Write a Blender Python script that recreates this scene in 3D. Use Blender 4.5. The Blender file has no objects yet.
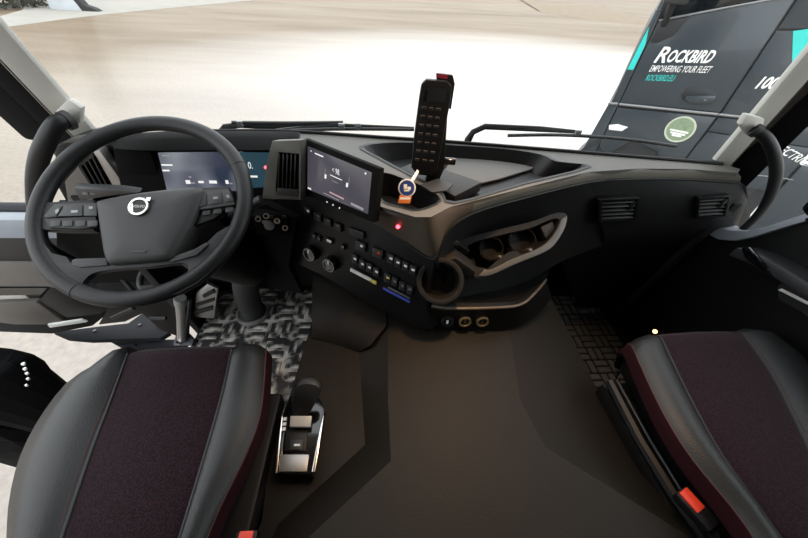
import bpy, bmesh, math, random
from mathutils import Vector as V, Matrix
from mathutils.geometry import tessellate_polygon
random.seed(7)
D = bpy.data
SC = bpy.context.scene
COL = SC.collection

# ------------------------------------------------------------------ camera
FPX = 324.0
PITCH, YAW, ROLL = math.radians(42.5), math.radians(5.5), math.radians(3.5)
CAM = V((-0.153, 0.0, 1.271))
_fw = V((math.sin(YAW)*math.cos(PITCH), math.cos(YAW)*math.cos(PITCH), -math.sin(PITCH)))
_rt = V((math.cos(YAW), -math.sin(YAW), 0))
_up = _rt.cross(_fw)
CR = math.cos(ROLL)*_rt + math.sin(ROLL)*_up
CU = -math.sin(ROLL)*_rt + math.cos(ROLL)*_up
cd = D.cameras.new('camera'); cam = D.objects.new('camera', cd); COL.objects.link(cam)
cd.sensor_width = 36.0; cd.lens = FPX/808*36.0; cd.clip_start = 0.01; cd.clip_end = 500
m = Matrix.Identity(4)
for i in range(3):
    m[i][0], m[i][1], m[i][2], m[i][3] = CR[i], CU[i], -_fw[i], CAM[i]
cam.matrix_world = m
SC.camera = cam

# ------------------------------------------------------------------ light: overcast sky
SC.view_settings.view_transform = 'Standard'
SC.view_settings.look = 'None'
SC.view_settings.gamma = 1
SC.view_settings.exposure = 0.5
SC.view_settings.use_curve_mapping = False
wd = D.worlds.new('overcast_sky'); SC.world = wd; wd.use_nodes = True
bg = wd.node_tree.nodes['Background']
bg.inputs[0].default_value = (0.93, 0.97, 1.0, 1); bg.inputs[1].default_value = 2.2

# ------------------------------------------------------------------ helpers
def ray(px, py): return CR*((px-404)/FPX) - CU*((py-269)/FPX) + _fw
def P(px, py, x=None, y=None, z=None, pl=None):
    """pixel direction met with a real plane of the scene"""
    d = ray(px, py)
    if pl: t = (pl[0]-CAM).dot(pl[1])/d.dot(pl[1])
    elif x is not None: t = (x-CAM.x)/d.x
    elif y is not None: t = (y-CAM.y)/d.y
    else: t = (z-CAM.z)/d.z
    return CAM + d*t
def PS(pts, **k): return [P(a, b, **k) for a, b in pts]
def plane3(a, b, c):
    n = (b-a).cross(c-a).normalized(); return (a, n)

def curve(pts, n=8, closed=False):
    """Catmull-Rom through the points"""
    pts = [V(p) for p in pts]; out = []; N = len(pts)
    for i in range(N if closed else N-1):
        if closed: a, b, c, d = pts[i-1], pts[i], pts[(i+1) % N], pts[(i+2) % N]
        else: a, b, c, d = pts[max(i-1, 0)], pts[i], pts[i+1], pts[min(i+2, N-1)]
        for k in range(n):
            t = k/n
            out.append(0.5*((2*b)+(c-a)*t+(2*a-5*b+4*c-d)*t*t+(3*b-a-3*c+d)*t**3))
    if not closed: out.append(pts[-1])
    return out

class MB:
    def __init__(s): s.v = []; s.f = []
    def add(s, vs, fs):
        o = len(s.v); s.v += [V(p) for p in vs]; s.f += [[i+o for i in f] for f in fs]; return s
    def poly(s, pts): return s.add(pts, [list(range(len(pts)))])
    def prism(s, pts, vec):
        n = len(pts); vec = V(vec); pts = [V(p) for p in pts]
        return s.add(pts+[p+vec for p in pts], [list(range(n))[::-1], list(range(n, 2*n))] + [[i, (i+1) % n, n+(i+1) % n, n+i] for i in range(n)])
    def box(s, c, h, ax=None):
        c = V(c); ax = ax or (V((1, 0, 0)), V((0, 1, 0)), V((0, 0, 1)))
        q = [c+ax[0]*h[0]*i+ax[1]*h[1]*j+ax[2]*h[2]*k for k in (-1, 1) for j in (-1, 1) for i in (-1, 1)]
        return s.add(q, [[0, 2, 3, 1], [4, 5, 7, 6], [0, 1, 5, 4], [2, 6, 7, 3], [0, 4, 6, 2], [1, 3, 7, 5]])
    def tube(s, path, r, n=12, closed=False, cap=True, flat=1.0, upv=None):
        path = [V(p) for p in path]; N = len(path); rs = r if isinstance(r, (list, tuple)) else [r]*N
        rings = []; prev = None
        for i, p in enumerate(path):
            if closed: t = (path[(i+1) % N]-path[i-1]).normalized()
            else: t = (path[min(i+1, N-1)]-path[max(i-1, 0)]).normalized()
            if upv is not None: a = V(upv); a = (a-t*a.dot(t)).normalized()
            elif prev is None:
                a = t.orthogonal().normalized()
            else: a = (prev-t*prev.dot(t)).normalized()
            prev = a; b = t.cross(a)
            rings.append([p+a*math.cos(2*math.pi*k/n)*rs[i]*flat+b*math.sin(2*math.pi*k/n)*rs[i] for k in range(n)])
        return s.rings(rings, closed, cap)
    def rings(s, rings, closed=False, cap=True):
        n = len(rings[0]); N = len(rings); vs = [p for r in rings for p in r]; fs = []
        for i in range(N if closed else N-1):
            for k in range(n):
                fs.append([i*n+k, i*n+(k+1) % n, ((i+1) % N)*n+(k+1) % n, ((i+1) % N)*n+k])
        if cap and not closed: fs += [list(range(n))[::-1], [(N-1)*n+k for k in range(n)]]
        return s.add(vs, fs)
    def sheet(s, rows):
        n = len(rows[0]); vs = [p for r in rows for p in r]
        return s.add(vs, [[i*n+k, i*n+k+1, (i+1)*n+k+1, (i+1)*n+k] for i in range(len(rows)-1) for k in range(n-1)])
    def cyl(s, a, b, r, n=20, r2=None):
        a, b = V(a), V(b); t = (b-a).normalized(); u = t.orthogonal().normalized(); w = t.cross(u); r2 = r if r2 is None else r2
        return s.rings([[a+(u*math.cos(2*math.pi*k/n)+w*math.sin(2*math.pi*k/n))*r for k in range(n)], [b+(u*math.cos(2*math.pi*k/n)+w*math.sin(2*math.pi*k/n))*r2 for k in range(n)]])
    def ringwall(s, a, b, ro, ri, n=32):
        a, b = V(a), V(b); t = (b-a).normalized(); u = t.orthogonal().normalized(); w = t.cross(u)
        C = lambda c, r: [c+(u*math.cos(2*math.pi*k/n)+w*math.sin(2*math.pi*k/n))*r for k in range(n)]
        return s.rings([C(a, ro), C(b, ro), C(b, ri), C(a, ri)], closed=True)
    def holed(s, outer, holes, vec):
        """flat plate with holes, given thickness"""
        loops = [[V(p) for p in outer]]+[[V(p) for p in h] for h in holes]
        tri = tessellate_polygon(loops); flat = [p for l in loops for p in l]; n = len(flat); vec = V(vec)
        fs = [list(t) for t in tri]+[[i+n for i in t] for t in tri]; o = 0
        for l in loops:
            k = len(l); fs += [[o+i, o+(i+1) % k, n+o+(i+1) % k, n+o+i] for i in range(k)]; o += k
        return s.add(flat+[p+vec for p in flat], fs)
    def build(s, name, mat, par=None, smooth=True, bev=0, seg=2, sub=0, solid=0, ang=32, weld=1e-5):
        me = D.meshes.new(name); bm = bmesh.new(); vs = [bm.verts.new(p) for p in s.v]
        for f in s.f:
            try: bm.faces.new([vs[i] for i in f])
            except ValueError: pass
        bmesh.ops.remove_doubles(bm, verts=bm.verts, dist=weld)
        bmesh.ops.recalc_face_normals(bm, faces=bm.faces)
        if solid:
            bmesh.ops.solidify(bm, geom=bm.faces[:], thickness=solid)
            bmesh.ops.recalc_face_normals(bm, faces=bm.faces)
        if bev:
            es = [e for e in bm.edges if len(e.link_faces) == 2 and e.calc_face_angle(0) > math.radians(28)]
            if es: bmesh.ops.bevel(bm, geom=es, offset=bev, segments=seg, affect='EDGES', clamp_overlap=True, profile=0.6)
        for e in bm.edges:
            e.smooth = not (len(e.link_faces) == 2 and e.calc_face_angle(0) > math.radians(ang))
        for f in bm.faces: f.smooth = smooth
        bm.to_mesh(me); bm.free()
        o = D.objects.new(name, me); COL.objects.link(o)
        me.materials.append(mat)
        if sub:
            md = o.modifiers.new('sub', 'SUBSURF'); md.levels = sub; md.render_levels = sub
        attach(o, par)
        return o

def attach(o, par):
    if par is not None:
        o.parent = par
        if par.parent is None: o.matrix_parent_inverse = Matrix.Translation(-par.location)
        else: o.matrix_parent_inverse = Matrix.Identity(4)
def tag(o, label, cat=None, group=None, kind=None):
    o['label'] = label
    if cat: o['category'] = cat
    if group: o['group'] = group
    if kind: o['kind'] = kind
    return o
def thing(name, loc, label, cat, group=None, kind=None):
    o = D.objects.new(name, None); COL.objects.link(o); o.location = V(loc); o.empty_display_size = .05
    return tag(o, label, cat, group, kind)

def nd(nt, t, **k):
    n = nt.nodes.new(t)
    for a, b in k.items(): setattr(n, a, b)
    return n
def mat(name, col, rough=.5, metal=0, bump=None, var=None, spec=.5, emit=None, coat=0, sheen=0):
    """procedural material: colour with slow noise variation, fine relief, gloss"""
    ma = D.materials.new(name); ma.use_nodes = True; nt = ma.node_tree; b = nt.nodes['Principled BSDF']
    b.inputs['Base Color'].default_value = (*col, 1); b.inputs['Roughness'].default_value = rough
    b.inputs['Metallic'].default_value = metal; b.inputs['Specular IOR Level'].default_value = spec
    b.inputs['Coat Weight'].default_value = coat; b.inputs['Sheen Weight'].default_value = sheen
    tc = nd(nt, 'ShaderNodeTexCoord')
    v = var or (9, .12)
    nz = nd(nt, 'ShaderNodeTexNoise'); nz.inputs['Scale'].default_value = v[0]; nz.inputs['Detail'].default_value = 4
    nt.links.new(tc.outputs['Object'], nz.inputs['Vector'])
    mx = nd(nt, 'ShaderNodeMix', data_type='RGBA')
    mx.inputs[6].default_value = (*[c*(1-v[1]) for c in col], 1); mx.inputs[7].default_value = (*[min(1, c*(1+v[1])) for c in col], 1)
    nt.links.new(nz.outputs[0], mx.inputs[0]); nt.links.new(mx.outputs[2], b.inputs['Base Color'])
    if bump:
        bn = nd(nt, 'ShaderNodeTexNoise'); bn.inputs['Scale'].default_value = bump[0]; bn.inputs['Detail'].default_value = 2
        nt.links.new(tc.outputs['Object'], bn.inputs['Vector'])
        bp = nd(nt, 'ShaderNodeBump'); bp.inputs['Strength'].default_value = bump[1]; bp.inputs['Distance'].default_value = .001
        nt.links.new(bn.outputs[0], bp.inputs['Height']); nt.links.new(bp.outputs[0], b.inputs['Normal'])
    if emit:
        b.inputs['Emission Color'].default_value = (*emit[0], 1); b.inputs['Emission Strength'].default_value = emit[1]
    return ma

def text(body, o, ex, ey, size, ma, par, name='lettering', depth=.0008, width=None, shear=0.0, align='LEFT', bold=0.0):
    cu = D.curves.new(name, 'FONT'); cu.body = body; cu.size = 1; cu.align_x = align; cu.extrude = 0; cu.shear = shear; cu.offset = bold
    cu.resolution_u = 3
    ob = D.objects.new(name, cu); COL.objects.link(ob)
    dg = bpy.context.evaluated_depsgraph_get(); me = D.meshes.new_from_object(ob.evaluated_get(dg)); D.objects.remove(ob); D.curves.remove(cu)
    xs = [v.co.x for v in me.vertices] or [0, 1]
    sx = size*1.0 if not width else width/(max(xs)-min(xs)); ex = V(ex).normalized(); ey = V(ey).normalized(); n = ex.cross(ey).normalized()
    x0 = min(xs) if align == 'LEFT' and width else 0
    for v in me.vertices: v.co = V(o)+ex*(v.co.x-x0)*sx+ey*v.co.y*size*1.4+n*depth
    me.name = name; me.materials.clear(); me.materials.append(ma)
    r = D.objects.new(name, me); COL.objects.link(r); attach(r, par); return r

# ------------------------------------------------------------------ materials
K = {}
K['black'] = mat('black_plastic', (.005, .005, .0055), .45, bump=(700, .25), spec=.3)
K['gloss'] = mat('gloss_black', (.006, .006, .007), .12, coat=.3)
K['dark'] = mat('dark_grey_plastic', (.017, .0175, .019), .48, bump=(600, .35))
K['dash'] = mat('charcoal_dash_skin', (.015, .015, .0155), .5, bump=(450, .4), spec=.25)
K['band'] = mat('grey_beige_dash_skin', (.165, .152, .128), .5, bump=(500, .3))
K['panel'] = mat('grey_brown_panel', (.085, .070, .054), .45, bump=(500, .3))
K['pillar'] = mat('beige_pillar_trim', (.56, .55, .51), .6, bump=(300, .2))
K['rubber'] = mat('black_rubber', (.018, .018, .019), .6, bump=(300, .3))
K['leather'] = mat('black_leather', (.014, .0145, .015), .44, bump=(260, .5), spec=.36)
K['wheel_leather'] = mat('wheel_leather', (.010, .0105, .0115), .46, bump=(350, .4), spec=.32)
K['hub'] = mat('hub_grey', (.036, .036, .037), .5, bump=(500, .3), spec=.35)
K['skirt'] = mat('wine_side_fabric', (.020, .0035, .006), .9, bump=(500, .5), sheen=0, spec=.15)
K['seam'] = mat('seam_thread', (.07, .025, .022), .8)
K['piping'] = mat('black_piping', (.010, .010, .011), .55)
K['deck'] = mat('grey_dash_top', (.095, .090, .080), .55, bump=(500, .3), spec=.35)
K['step'] = mat('dark_step_plastic', (.018, .019, .022), .7, bump=(300, .4), spec=.12)
K['satin'] = mat('satin_silver_paint', (.52, .51, .49), .35, .2)
K['trimg'] = mat('grey_cup_trim', (.10, .10, .098), .4, .2)
K['hood'] = mat('matte_black_hood', (.004, .004, .004), .9, spec=.12)
K['liner'] = mat('grey_tray_liner', (.10, .10, .098), .7, bump=(300, .5))
K['chrome'] = mat('satin_chrome', (.75, .74, .72), .22, 1.0)
K['alu'] = mat('brushed_grey', (.33, .32, .31), .38, .7)
K['silver'] = mat('silver_grey_trim', (.21, .215, .22), .38, .3)
K['white'] = mat('white_print', (.82, .82, .80), .5)
K['red'] = mat('red_plastic', (.75, .05, .02), .4)
K['led'] = mat('red_led', (.8, .02, .03), .3, emit=((1, .05, .08), 6))
K['amber'] = mat('amber_led', (.9, .5, .1), .3, emit=((1, .6, .2), 3))
K['tunnel'] = mat('tunnel_rubber', (.0105, .0088, .0068), .6, bump=(350, .5), var=(6, .25), spec=.22)
K['floor'] = mat('cab_floor_carpet', (.006, .006, .006), .9, bump=(400, .6))
K['mat'] = mat('floor_mat_rubber', (.095, .092, .088), .6, bump=(200, .4))
K['headliner'] = mat('beige_headliner', (.64, .61, .55), .85, bump=(200, .4))
K['blue'] = mat('navy_enamel', (.02, .05, .22), .4)
K['orange'] = mat('orange_enamel', (.75, .22, .05), .4)
K['yellow'] = mat('yellow_print', (.7, .62, .12), .5)
K['bluep'] = mat('blue_print', (.05, .08, .45), .5)
K['knobb'] = mat('bronze_ring', (.24, .20, .12), .35, .6)
K['icon'] = mat('white_icon', (.6, .6, .58), .5, emit=((.9, .95, 1), .10))
K['cloth'] = mat('black_jacket_cloth', (.0025, .0025, .003), .9, bump=(120, .5), spec=.1)
K['skin'] = mat('skin', (.55, .33, .24), .55)
K['hair'] = mat('brown_hair', (.06, .035, .02), .7, bump=(200, .8))
K['doorgrey'] = mat('door_grey', (.125, .114, .104), .55, bump=(400, .3))
K['ledge'] = mat('door_ledge_bluegrey', (.25, .275, .31), .45, bump=(400, .2))
K['sill'] = mat('slate_grey_plastic', (.065, .068, .078), .5, bump=(300, .4))
K['paint'] = mat('slate_truck_paint', (.032, .042, .050), .28, var=(3, .15), coat=.25)
K['paintd'] = mat('dark_truck_trim', (.018, .020, .022), .45)
K['teal'] = mat('teal_decal', (.03, .55, .50), .4)
K['tyre'] = mat('tyre_rubber', (.02, .02, .02), .8)
K['stone'] = mat('post_grey_concrete', (.42, .45, .47), .8, var=(2, .2))

def fabric():
    ma = mat('purple_weave', (.055, .020, .034), .9, bump=(900, .4), sheen=.06, spec=.2); nt = ma.node_tree; b = nt.nodes['Principled BSDF']
    tc = nd(nt, 'ShaderNodeTexCoord'); vo = nd(nt, 'ShaderNodeTexVoronoi'); vo.inputs['Scale'].default_value = 320
    nt.links.new(tc.outputs['Object'], vo.inputs['Vector'])
    cr = nd(nt, 'ShaderNodeValToRGB'); cr.color_ramp.elements[0].color = (.040, .013, .022, 1); cr.color_ramp.elements[1].color = (.009, .003, .005, 1); cr.color_ramp.elements[1].position = .6
    nt.links.new(vo.outputs['Distance'], cr.inputs[0]); nt.links.new(cr.outputs[0], b.inputs['Base Color']); return ma
K['fabric'] = fabric()

def dirty():
    ma = mat('dirty_mat_rubber', (.03, .03, .03), .6, bump=(150, .6)); nt = ma.node_tree; b = nt.nodes['Principled BSDF']
    tc = nd(nt, 'ShaderNodeTexCoord'); nz = nd(nt, 'ShaderNodeTexNoise'); nz.inputs['Scale'].default_value = 14; nz.inputs['Detail'].default_value = 9
    nt.links.new(tc.outputs['Object'], nz.inputs['Vector'])
    cr = nd(nt, 'ShaderNodeValToRGB'); e = cr.color_ramp.elements; e[0].position = .45; e[0].color = (.012, .012, .0125, 1); e[1].position = .62; e[1].color = (.48, .455, .42, 1)
    nt.links.new(nz.outputs[0], cr.inputs[0]); nt.links.new(cr.outputs[0], b.inputs['Base Color']); return ma
K['dirty'] = dirty()

def glass(name, tint):
    """thin clear pane: see-through, with a reflection that grows towards grazing view"""
    ma = D.materials.new(name); ma.use_nodes = True; nt = ma.node_tree; nt.nodes.clear()
    out = nd(nt, 'ShaderNodeOutputMaterial'); mx = nd(nt, 'ShaderNodeMixShader'); tr = nd(nt, 'ShaderNodeBsdfTransparent'); gl = nd(nt, 'ShaderNodeBsdfGlossy')
    lw = nd(nt, 'ShaderNodeLayerWeight'); lw.inputs[0].default_value = .5
    pw = nd(nt, 'ShaderNodeMath', operation='POWER'); pw.inputs[1].default_value = 5
    ml = nd(nt, 'ShaderNodeMath', operation='MULTIPLY_ADD'); ml.inputs[1].default_value = .7; ml.inputs[2].default_value = .025
    nt.links.new(lw.outputs['Facing'], pw.inputs[0]); nt.links.new(pw.outputs[0], ml.inputs[0])
    tr.inputs[0].default_value = (*tint, 1); gl.inputs['Roughness'].default_value = .02
    nt.links.new(ml.outputs[0], mx.inputs[0]); nt.links.new(tr.outputs[0], mx.inputs[1]); nt.links.new(gl.outputs[0], mx.inputs[2]); nt.links.new(mx.outputs[0], out.inputs[0]); return ma
K['glass'] = glass('window_glass', (.97, .98, .975))
K['darkglass'] = mat('tinted_truck_glass', (.01, .012, .014), .06, coat=.5)

def ground_mat():
    ma = mat('sandy_wet_ground', (.5, .4, .3), .8); nt = ma.node_tree; b = nt.nodes['Principled BSDF']
    L = nt.links.new
    tc = nd(nt, 'ShaderNodeTexCoord')
    n1 = nd(nt, 'ShaderNodeTexNoise'); n1.inputs['Scale'].default_value = .35; n1.inputs['Detail'].default_value = 9; n1.inputs['Roughness'].default_value = .62
    mp = nd(nt, 'ShaderNodeMapping'); mp.inputs['Scale'].default_value = (.25, 1, 1); mp.inputs['Rotation'].default_value = (0, 0, .25)
    L(tc.outputs['Object'], mp.inputs[0]); L(mp.outputs[0], n1.inputs['Vector'])
    n2 = nd(nt, 'ShaderNodeTexNoise'); n2.inputs['Scale'].default_value = 14; n2.inputs['Detail'].default_value = 6
    L(tc.outputs['Object'], n2.inputs['Vector'])
    c1 = nd(nt, 'ShaderNodeValToRGB'); e = c1.color_ramp.elements; e[0].position = .32; e[0].color = (.140, .098, .058, 1); e[1].position = .68; e[1].color = (.225, .175, .122, 1)
    L(n1.outputs[0], c1.inputs[0])
    c2 = nd(nt, 'ShaderNodeValToRGB'); e = c2.color_ramp.elements; e[0].position = .3; e[0].color = (.78, .78, .78, 1); e[1].position = .7; e[1].color = (1.1, 1.1, 1.1, 1)
    L(n2.outputs[0], c2.inputs[0])
    mu = nd(nt, 'ShaderNodeMix', data_type='RGBA', blend_type='MULTIPLY'); mu.inputs[0].default_value = 1
    g2 = nd(nt, 'ShaderNodeTexGradient', gradient_type='SPHERICAL'); m3 = nd(nt, 'ShaderNodeMapping', vector_type='TEXTURE')
    m3.inputs['Location'].default_value = (-2.6, .8, 0); m3.inputs['Scale'].default_value = (4, 4, 5); L(tc.outputs['Object'], m3.inputs[0]); L(m3.outputs[0], g2.inputs[0])
    pm_ = nd(nt, 'ShaderNodeMix', data_type='RGBA'); pm_.inputs[7].default_value = (.28, .25, .225, 1); L(g2.outputs[1], pm_.inputs[0]); L(c1.outputs[0], pm_.inputs[6])
    L(pm_.outputs[2], mu.inputs[6]); L(c2.outputs[0], mu.inputs[7]); L(mu.outputs[2], b.inputs['Base Color'])
    # wet sheen in a broad patch of the yard
    gr = nd(nt, 'ShaderNodeTexGradient', gradient_type='SPHERICAL'); m2 = nd(nt, 'ShaderNodeMapping', vector_type='TEXTURE')
    m2.inputs['Location'].default_value = (5.6, 8.5, 0); m2.inputs['Scale'].default_value = (18, 18, 5)
    L(tc.outputs['Object'], m2.inputs[0]); L(m2.outputs[0], gr.inputs[0])
    r1 = nd(nt, 'ShaderNodeMapRange'); r1.inputs[1].default_value = 0; r1.inputs[2].default_value = .8; r1.inputs[3].default_value = .75; r1.inputs[4].default_value = .22
    L(gr.outputs[1], r1.inputs[0]); L(r1.outputs[0], b.inputs['Roughness'])
    r2 = nd(nt, 'ShaderNodeMapRange'); r2.inputs[1].default_value = 0; r2.inputs[2].default_value = .8; r2.inputs[3].default_value = .12; r2.inputs[4].default_value = 1.0
    L(gr.outputs[1], r2.inputs[0]); L(r2.outputs[0], b.inputs['Specular IOR Level'])
    L(r2.outputs[0], b.inputs['Coat Weight']); b.inputs['Coat Roughness'].default_value = .25
    bp = nd(nt, 'ShaderNodeBump'); bp.inputs['Strength'].default_value = .35; bp.inputs['Distance'].default_value = .01
    L(n2.outputs[0], bp.inputs['Height']); L(bp.outputs[0], b.inputs['Normal'])
    return ma
K['ground'] = ground_mat()
K['verge'] = mat('pale_snowy_verge', (.27, .255, .225), .9, bump=(3, .6), var=(1.2, .18))
K['bush'] = mat('dark_bush_leaf', (.045, .05, .035), .7, var=(3, .5))
GZ = -1.35

# ================================================================== setting: yard outside
g = MB(); N = 40
g.sheet([[V((-90+180*i/N, -60+180*j/N, GZ)) for i in range(N+1)] for j in range(N+1)])
tag(g.build('ground', K['ground']), 'sandy brown yard ground outside the cab, wet and shining in the middle', 'ground', kind='structure')
# pale verge along the far edge of the yard: low bank
vg = MB()
e0 = P(-60, 36, z=GZ); e1 = P(15, 26, z=GZ); e2 = P(110, 14, z=GZ); e3 = P(225, 3, z=GZ); e4 = P(330, -7, z=GZ)
base = curve([e0, e1, e2, e3, e4], 6)
vg.sheet([[p+V((0, 0, .004)) for p in base], [p+V((-.15, .3, .07)) for p in base], [p+V((-3, 8, .10)) for p in base], [p+V((-18, 30, .15)) for p in base]])
tag(vg.build('verge', K['verge']), 'pale trodden verge along the far edge of the yard', 'verge', kind='structure')
rv = MB()
b2 = curve([P(540, 12, z=GZ), P(600, 21, z=GZ), P(670, 26, z=GZ)], 6)
K['rverge'] = mat('brown_gravel', (.20, .155, .105), .95, bump=(6, .8), var=(1.5, .35))
rv.sheet([[p+V((0, 0, .004)) for p in b2], [p+V((.3, 1.2, .05)) for p in b2], [p+V((6, 26, .12)) for p in b2]])
tag(rv.build('verge', K['rverge']), 'rough brown gravel strip beyond the parked truck', 'verge', kind='structure')
# post with a splayed foot on the verge
po = thing('concrete_post', P(72, 9, z=GZ+.1), 'pale grey concrete post with splayed dark foot on the verge', 'post')
pb = po.location
sec = lambda c, a, b: [c+V((x*a, y*b, 0)) for x, y in ((-1, -1), (1, -1), (1, 1), (-1, 1))]
MB().rings([sec(pb+V((0, 0, -.05)), .85, .5), sec(pb+V((-.1, 0, .5)), .75, .45), sec(pb+V((-.35, 0, 2.2)), .62, .42), sec(pb+V((-.5, 0, 4.5)), .6, .4)]).build('shaft', K['stone'], po, bev=.05)
MB().prism([pb+V((.6, -.45, -.05)), pb+V((1.75, -.45, -.05)), pb+V((1.5, -.45, .12)), pb+V((1.05, -.45, .25)), pb+V((.55, -.45, 1.2))], (0, .5, 0)).build('foot', K['tyre'], po, bev=.03)
# dark bushes behind the verge
def bush(c, rx, rz, n, label, seed):
    random.seed(seed); r = thing('bush', c, label, 'bush', 'bushes beyond the verge'); mb = MB(); st = MB()
    for k in range(7):
        a = random.uniform(0, 6.28); st.tube([V(c), V(c)+V((math.cos(a)*rx*.5, math.sin(a)*rx*.5, rz*.9))], [.07, .02], 6)
    st.build('stem', K['hair'], r)
    for k in range(n):
        a, h, q = random.uniform(0, 6.28), random.random(), math.sqrt(random.random())
        w = math.sin(math.pi*min(1, .25+.7*h))
        o = V(c)+V((math.cos(a)*q*rx*w, math.sin(a)*q*rx*w, .05+h*rz)); d = V((random.gauss(0, 1), random.gauss(0, 1), random.gauss(0, 1))).normalized(); e = d.orthogonal().normalized(); s = random.uniform(.10, .22)
        mb.add([o-d*s, o+e*s*.45, o+d*s, o-e*s*.45], [[0, 1, 2, 3]])
    f = mb.build('foliage', K['bush'], r); f['kind'] = 'stuff'
bush(P(2, 9, z=GZ)+V((0, 1, 0)), 2.3, 2.2, 1500, 'dark leafy bush nearest the windscreen pillar on the verge', 3)
bush(P(40, 3, z=GZ)+V((0, 6, 0)), 2.2, 1.9, 1300, 'dark low bush just beside the pale grey post', 4)

# ================================================================== cab shell
tag(MB().box((.03, .1, -.03), (1.03, 1.2, .03)).build('floor', K['floor'], bev=.004), 'dark carpeted cab floor under the seats', 'floor', kind='structure')
fwl = MB(); fwl.sheet([[V((-1.0, 1.27, 0)), V((1.0, 1.27, 0))], [V((-1.0, 1.20, .4)), V((1.0, 1.20, .4))], [V((-1.0, 1.13, .80)), V((1.0, 1.08, .80))]])
tag(fwl.build('wall_front', K['floor'], solid=.03), 'dark firewall below the windscreen', 'wall', kind='structure')
tag(MB().box((0, -.12, 2.22), (1.06, 1.0, .03)).build('ceiling', K['headliner'], bev=.01), 'grey cab ceiling lining overhead', 'ceiling', kind='structure')
tag(MB().box((0, -1.12, 1.1), (1.06, .03, 1.1)).build('wall_rear', K['headliner'], bev=.01), 'grey rear wall of the cab behind the seats', 'wall', kind='structure')
for s, n in ((-1, 'wall_left'), (1, 'wall_right')):
    w = MB(); w.prism([V((s*1.05, -1.1, 0)), V((s*1.05, -.06, 0)), V((s*1.05, -.10, 2.2)), V((s*1.05, -1.1, 2.2))], (s*.05, 0, 0))
    w.prism([V((s*1.05, -.1, 1.82)), V((s*1.05, .66, 1.82)), V((s*1.05, .58, 2.2)), V((s*1.05, -.1, 2.2))], (s*.05, 0, 0))
    tag(w.build(n, K['headliner'], bev=.008), 'grey side wall behind the %s door opening' % ('driver' if s < 0 else 'passenger'), 'wall', kind='structure')
# shelf over the windscreen
tag(MB().prism([V((-1.0, .62, 2.2)), V((-1.0, .74, 1.78)), V((-1.0, .45, 1.72)), V((-1.0, .30, 2.2))], (2.0, 0, 0)).build('trim_3', K['headliner'], bev=.02), 'grey overhead shelf above the windscreen', 'trim', kind='structure')

# added warm lamp, itself out of view, for brownish light on console and tunnel
LC = V((.10, .60, 1.750))
rl = thing('added_warm_lamp', LC, 'round added warm lamp under the overhead shelf', 'lamp')
MB().ringwall(LC+V((0, 0, .0)), LC+V((0, 0, -.022)), .055, .042, 28).build('bezel', K['headliner'], rl, bev=.003)
K['lens'] = mat('warm_lamp_lens', (.8, .7, .5), .4, emit=((1, .62, .30), 6))
MB().cyl(LC, LC+V((0, 0, -.016)), .042, 28).build('lens', K['lens'], rl)
ld = D.lights.new('lamp_light', 'AREA'); ld.shape = 'DISK'; ld.size = .08; ld.energy = 1.25; ld.color = (1, .60, .30); ld.spread = math.radians(60)
lo_ = D.objects.new('lamp_light', ld); COL.objects.link(lo_); lo_.location = LC+V((0, 0, -.026)); lo_.rotation_euler = (math.radians(-4), 0, 0)
attach(lo_, rl)
for s, n in ((-1, 'wall_footwell_left'), (1, 'wall_footwell_right')):
    tag(MB().prism([V((s*1.0, 1.28, -.05)), V((s*1.0, .98, -.05)), V((s*1.0, .90, .5)), V((s*1.0, .86, .76)), V((s*1.0, .93, .78)), V((s*1.0, 1.12, .5))], (s*.03, 0, 0)).build(n, K['floor'], bev=.004), 'black footwell side below the dash on the %s side' % ('driver' if s < 0 else 'passenger'), 'wall', kind='structure')

# windscreen: curved pane from the dash edge to the roof
WB = [V((-1.0, 1.035, .855)), V((-.67, 1.115, .855)), V((-.42, 1.125, .855)), V((-.15, 1.095, .855)), V((.234, 1.05, .855)), (V((.551, 1.005, .855))), V((.86, .965, .855)), V((.99, .945, .855))]
WBc = curve(WB, 4)
wi = thing('window_1', (0, 1.1, .855), 'large curved windscreen pane in front of the dashboard', 'window', kind='structure')
top = [V((p.x*.97, p.y-.31, 1.84)) for p in WBc]
MB().sheet([[a.lerp(b, t)+V((0, .03*math.sin(math.pi*t), 0)) for a, b in zip(WBc, top)] for t in [i/6 for i in range(7)]]).build('pane', K['glass'], wi)
MB().tube([p+V((0, .004, -.008)) for p in WBc], .011, 8).build('rubber_seal', K['rubber'], wi)

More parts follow.
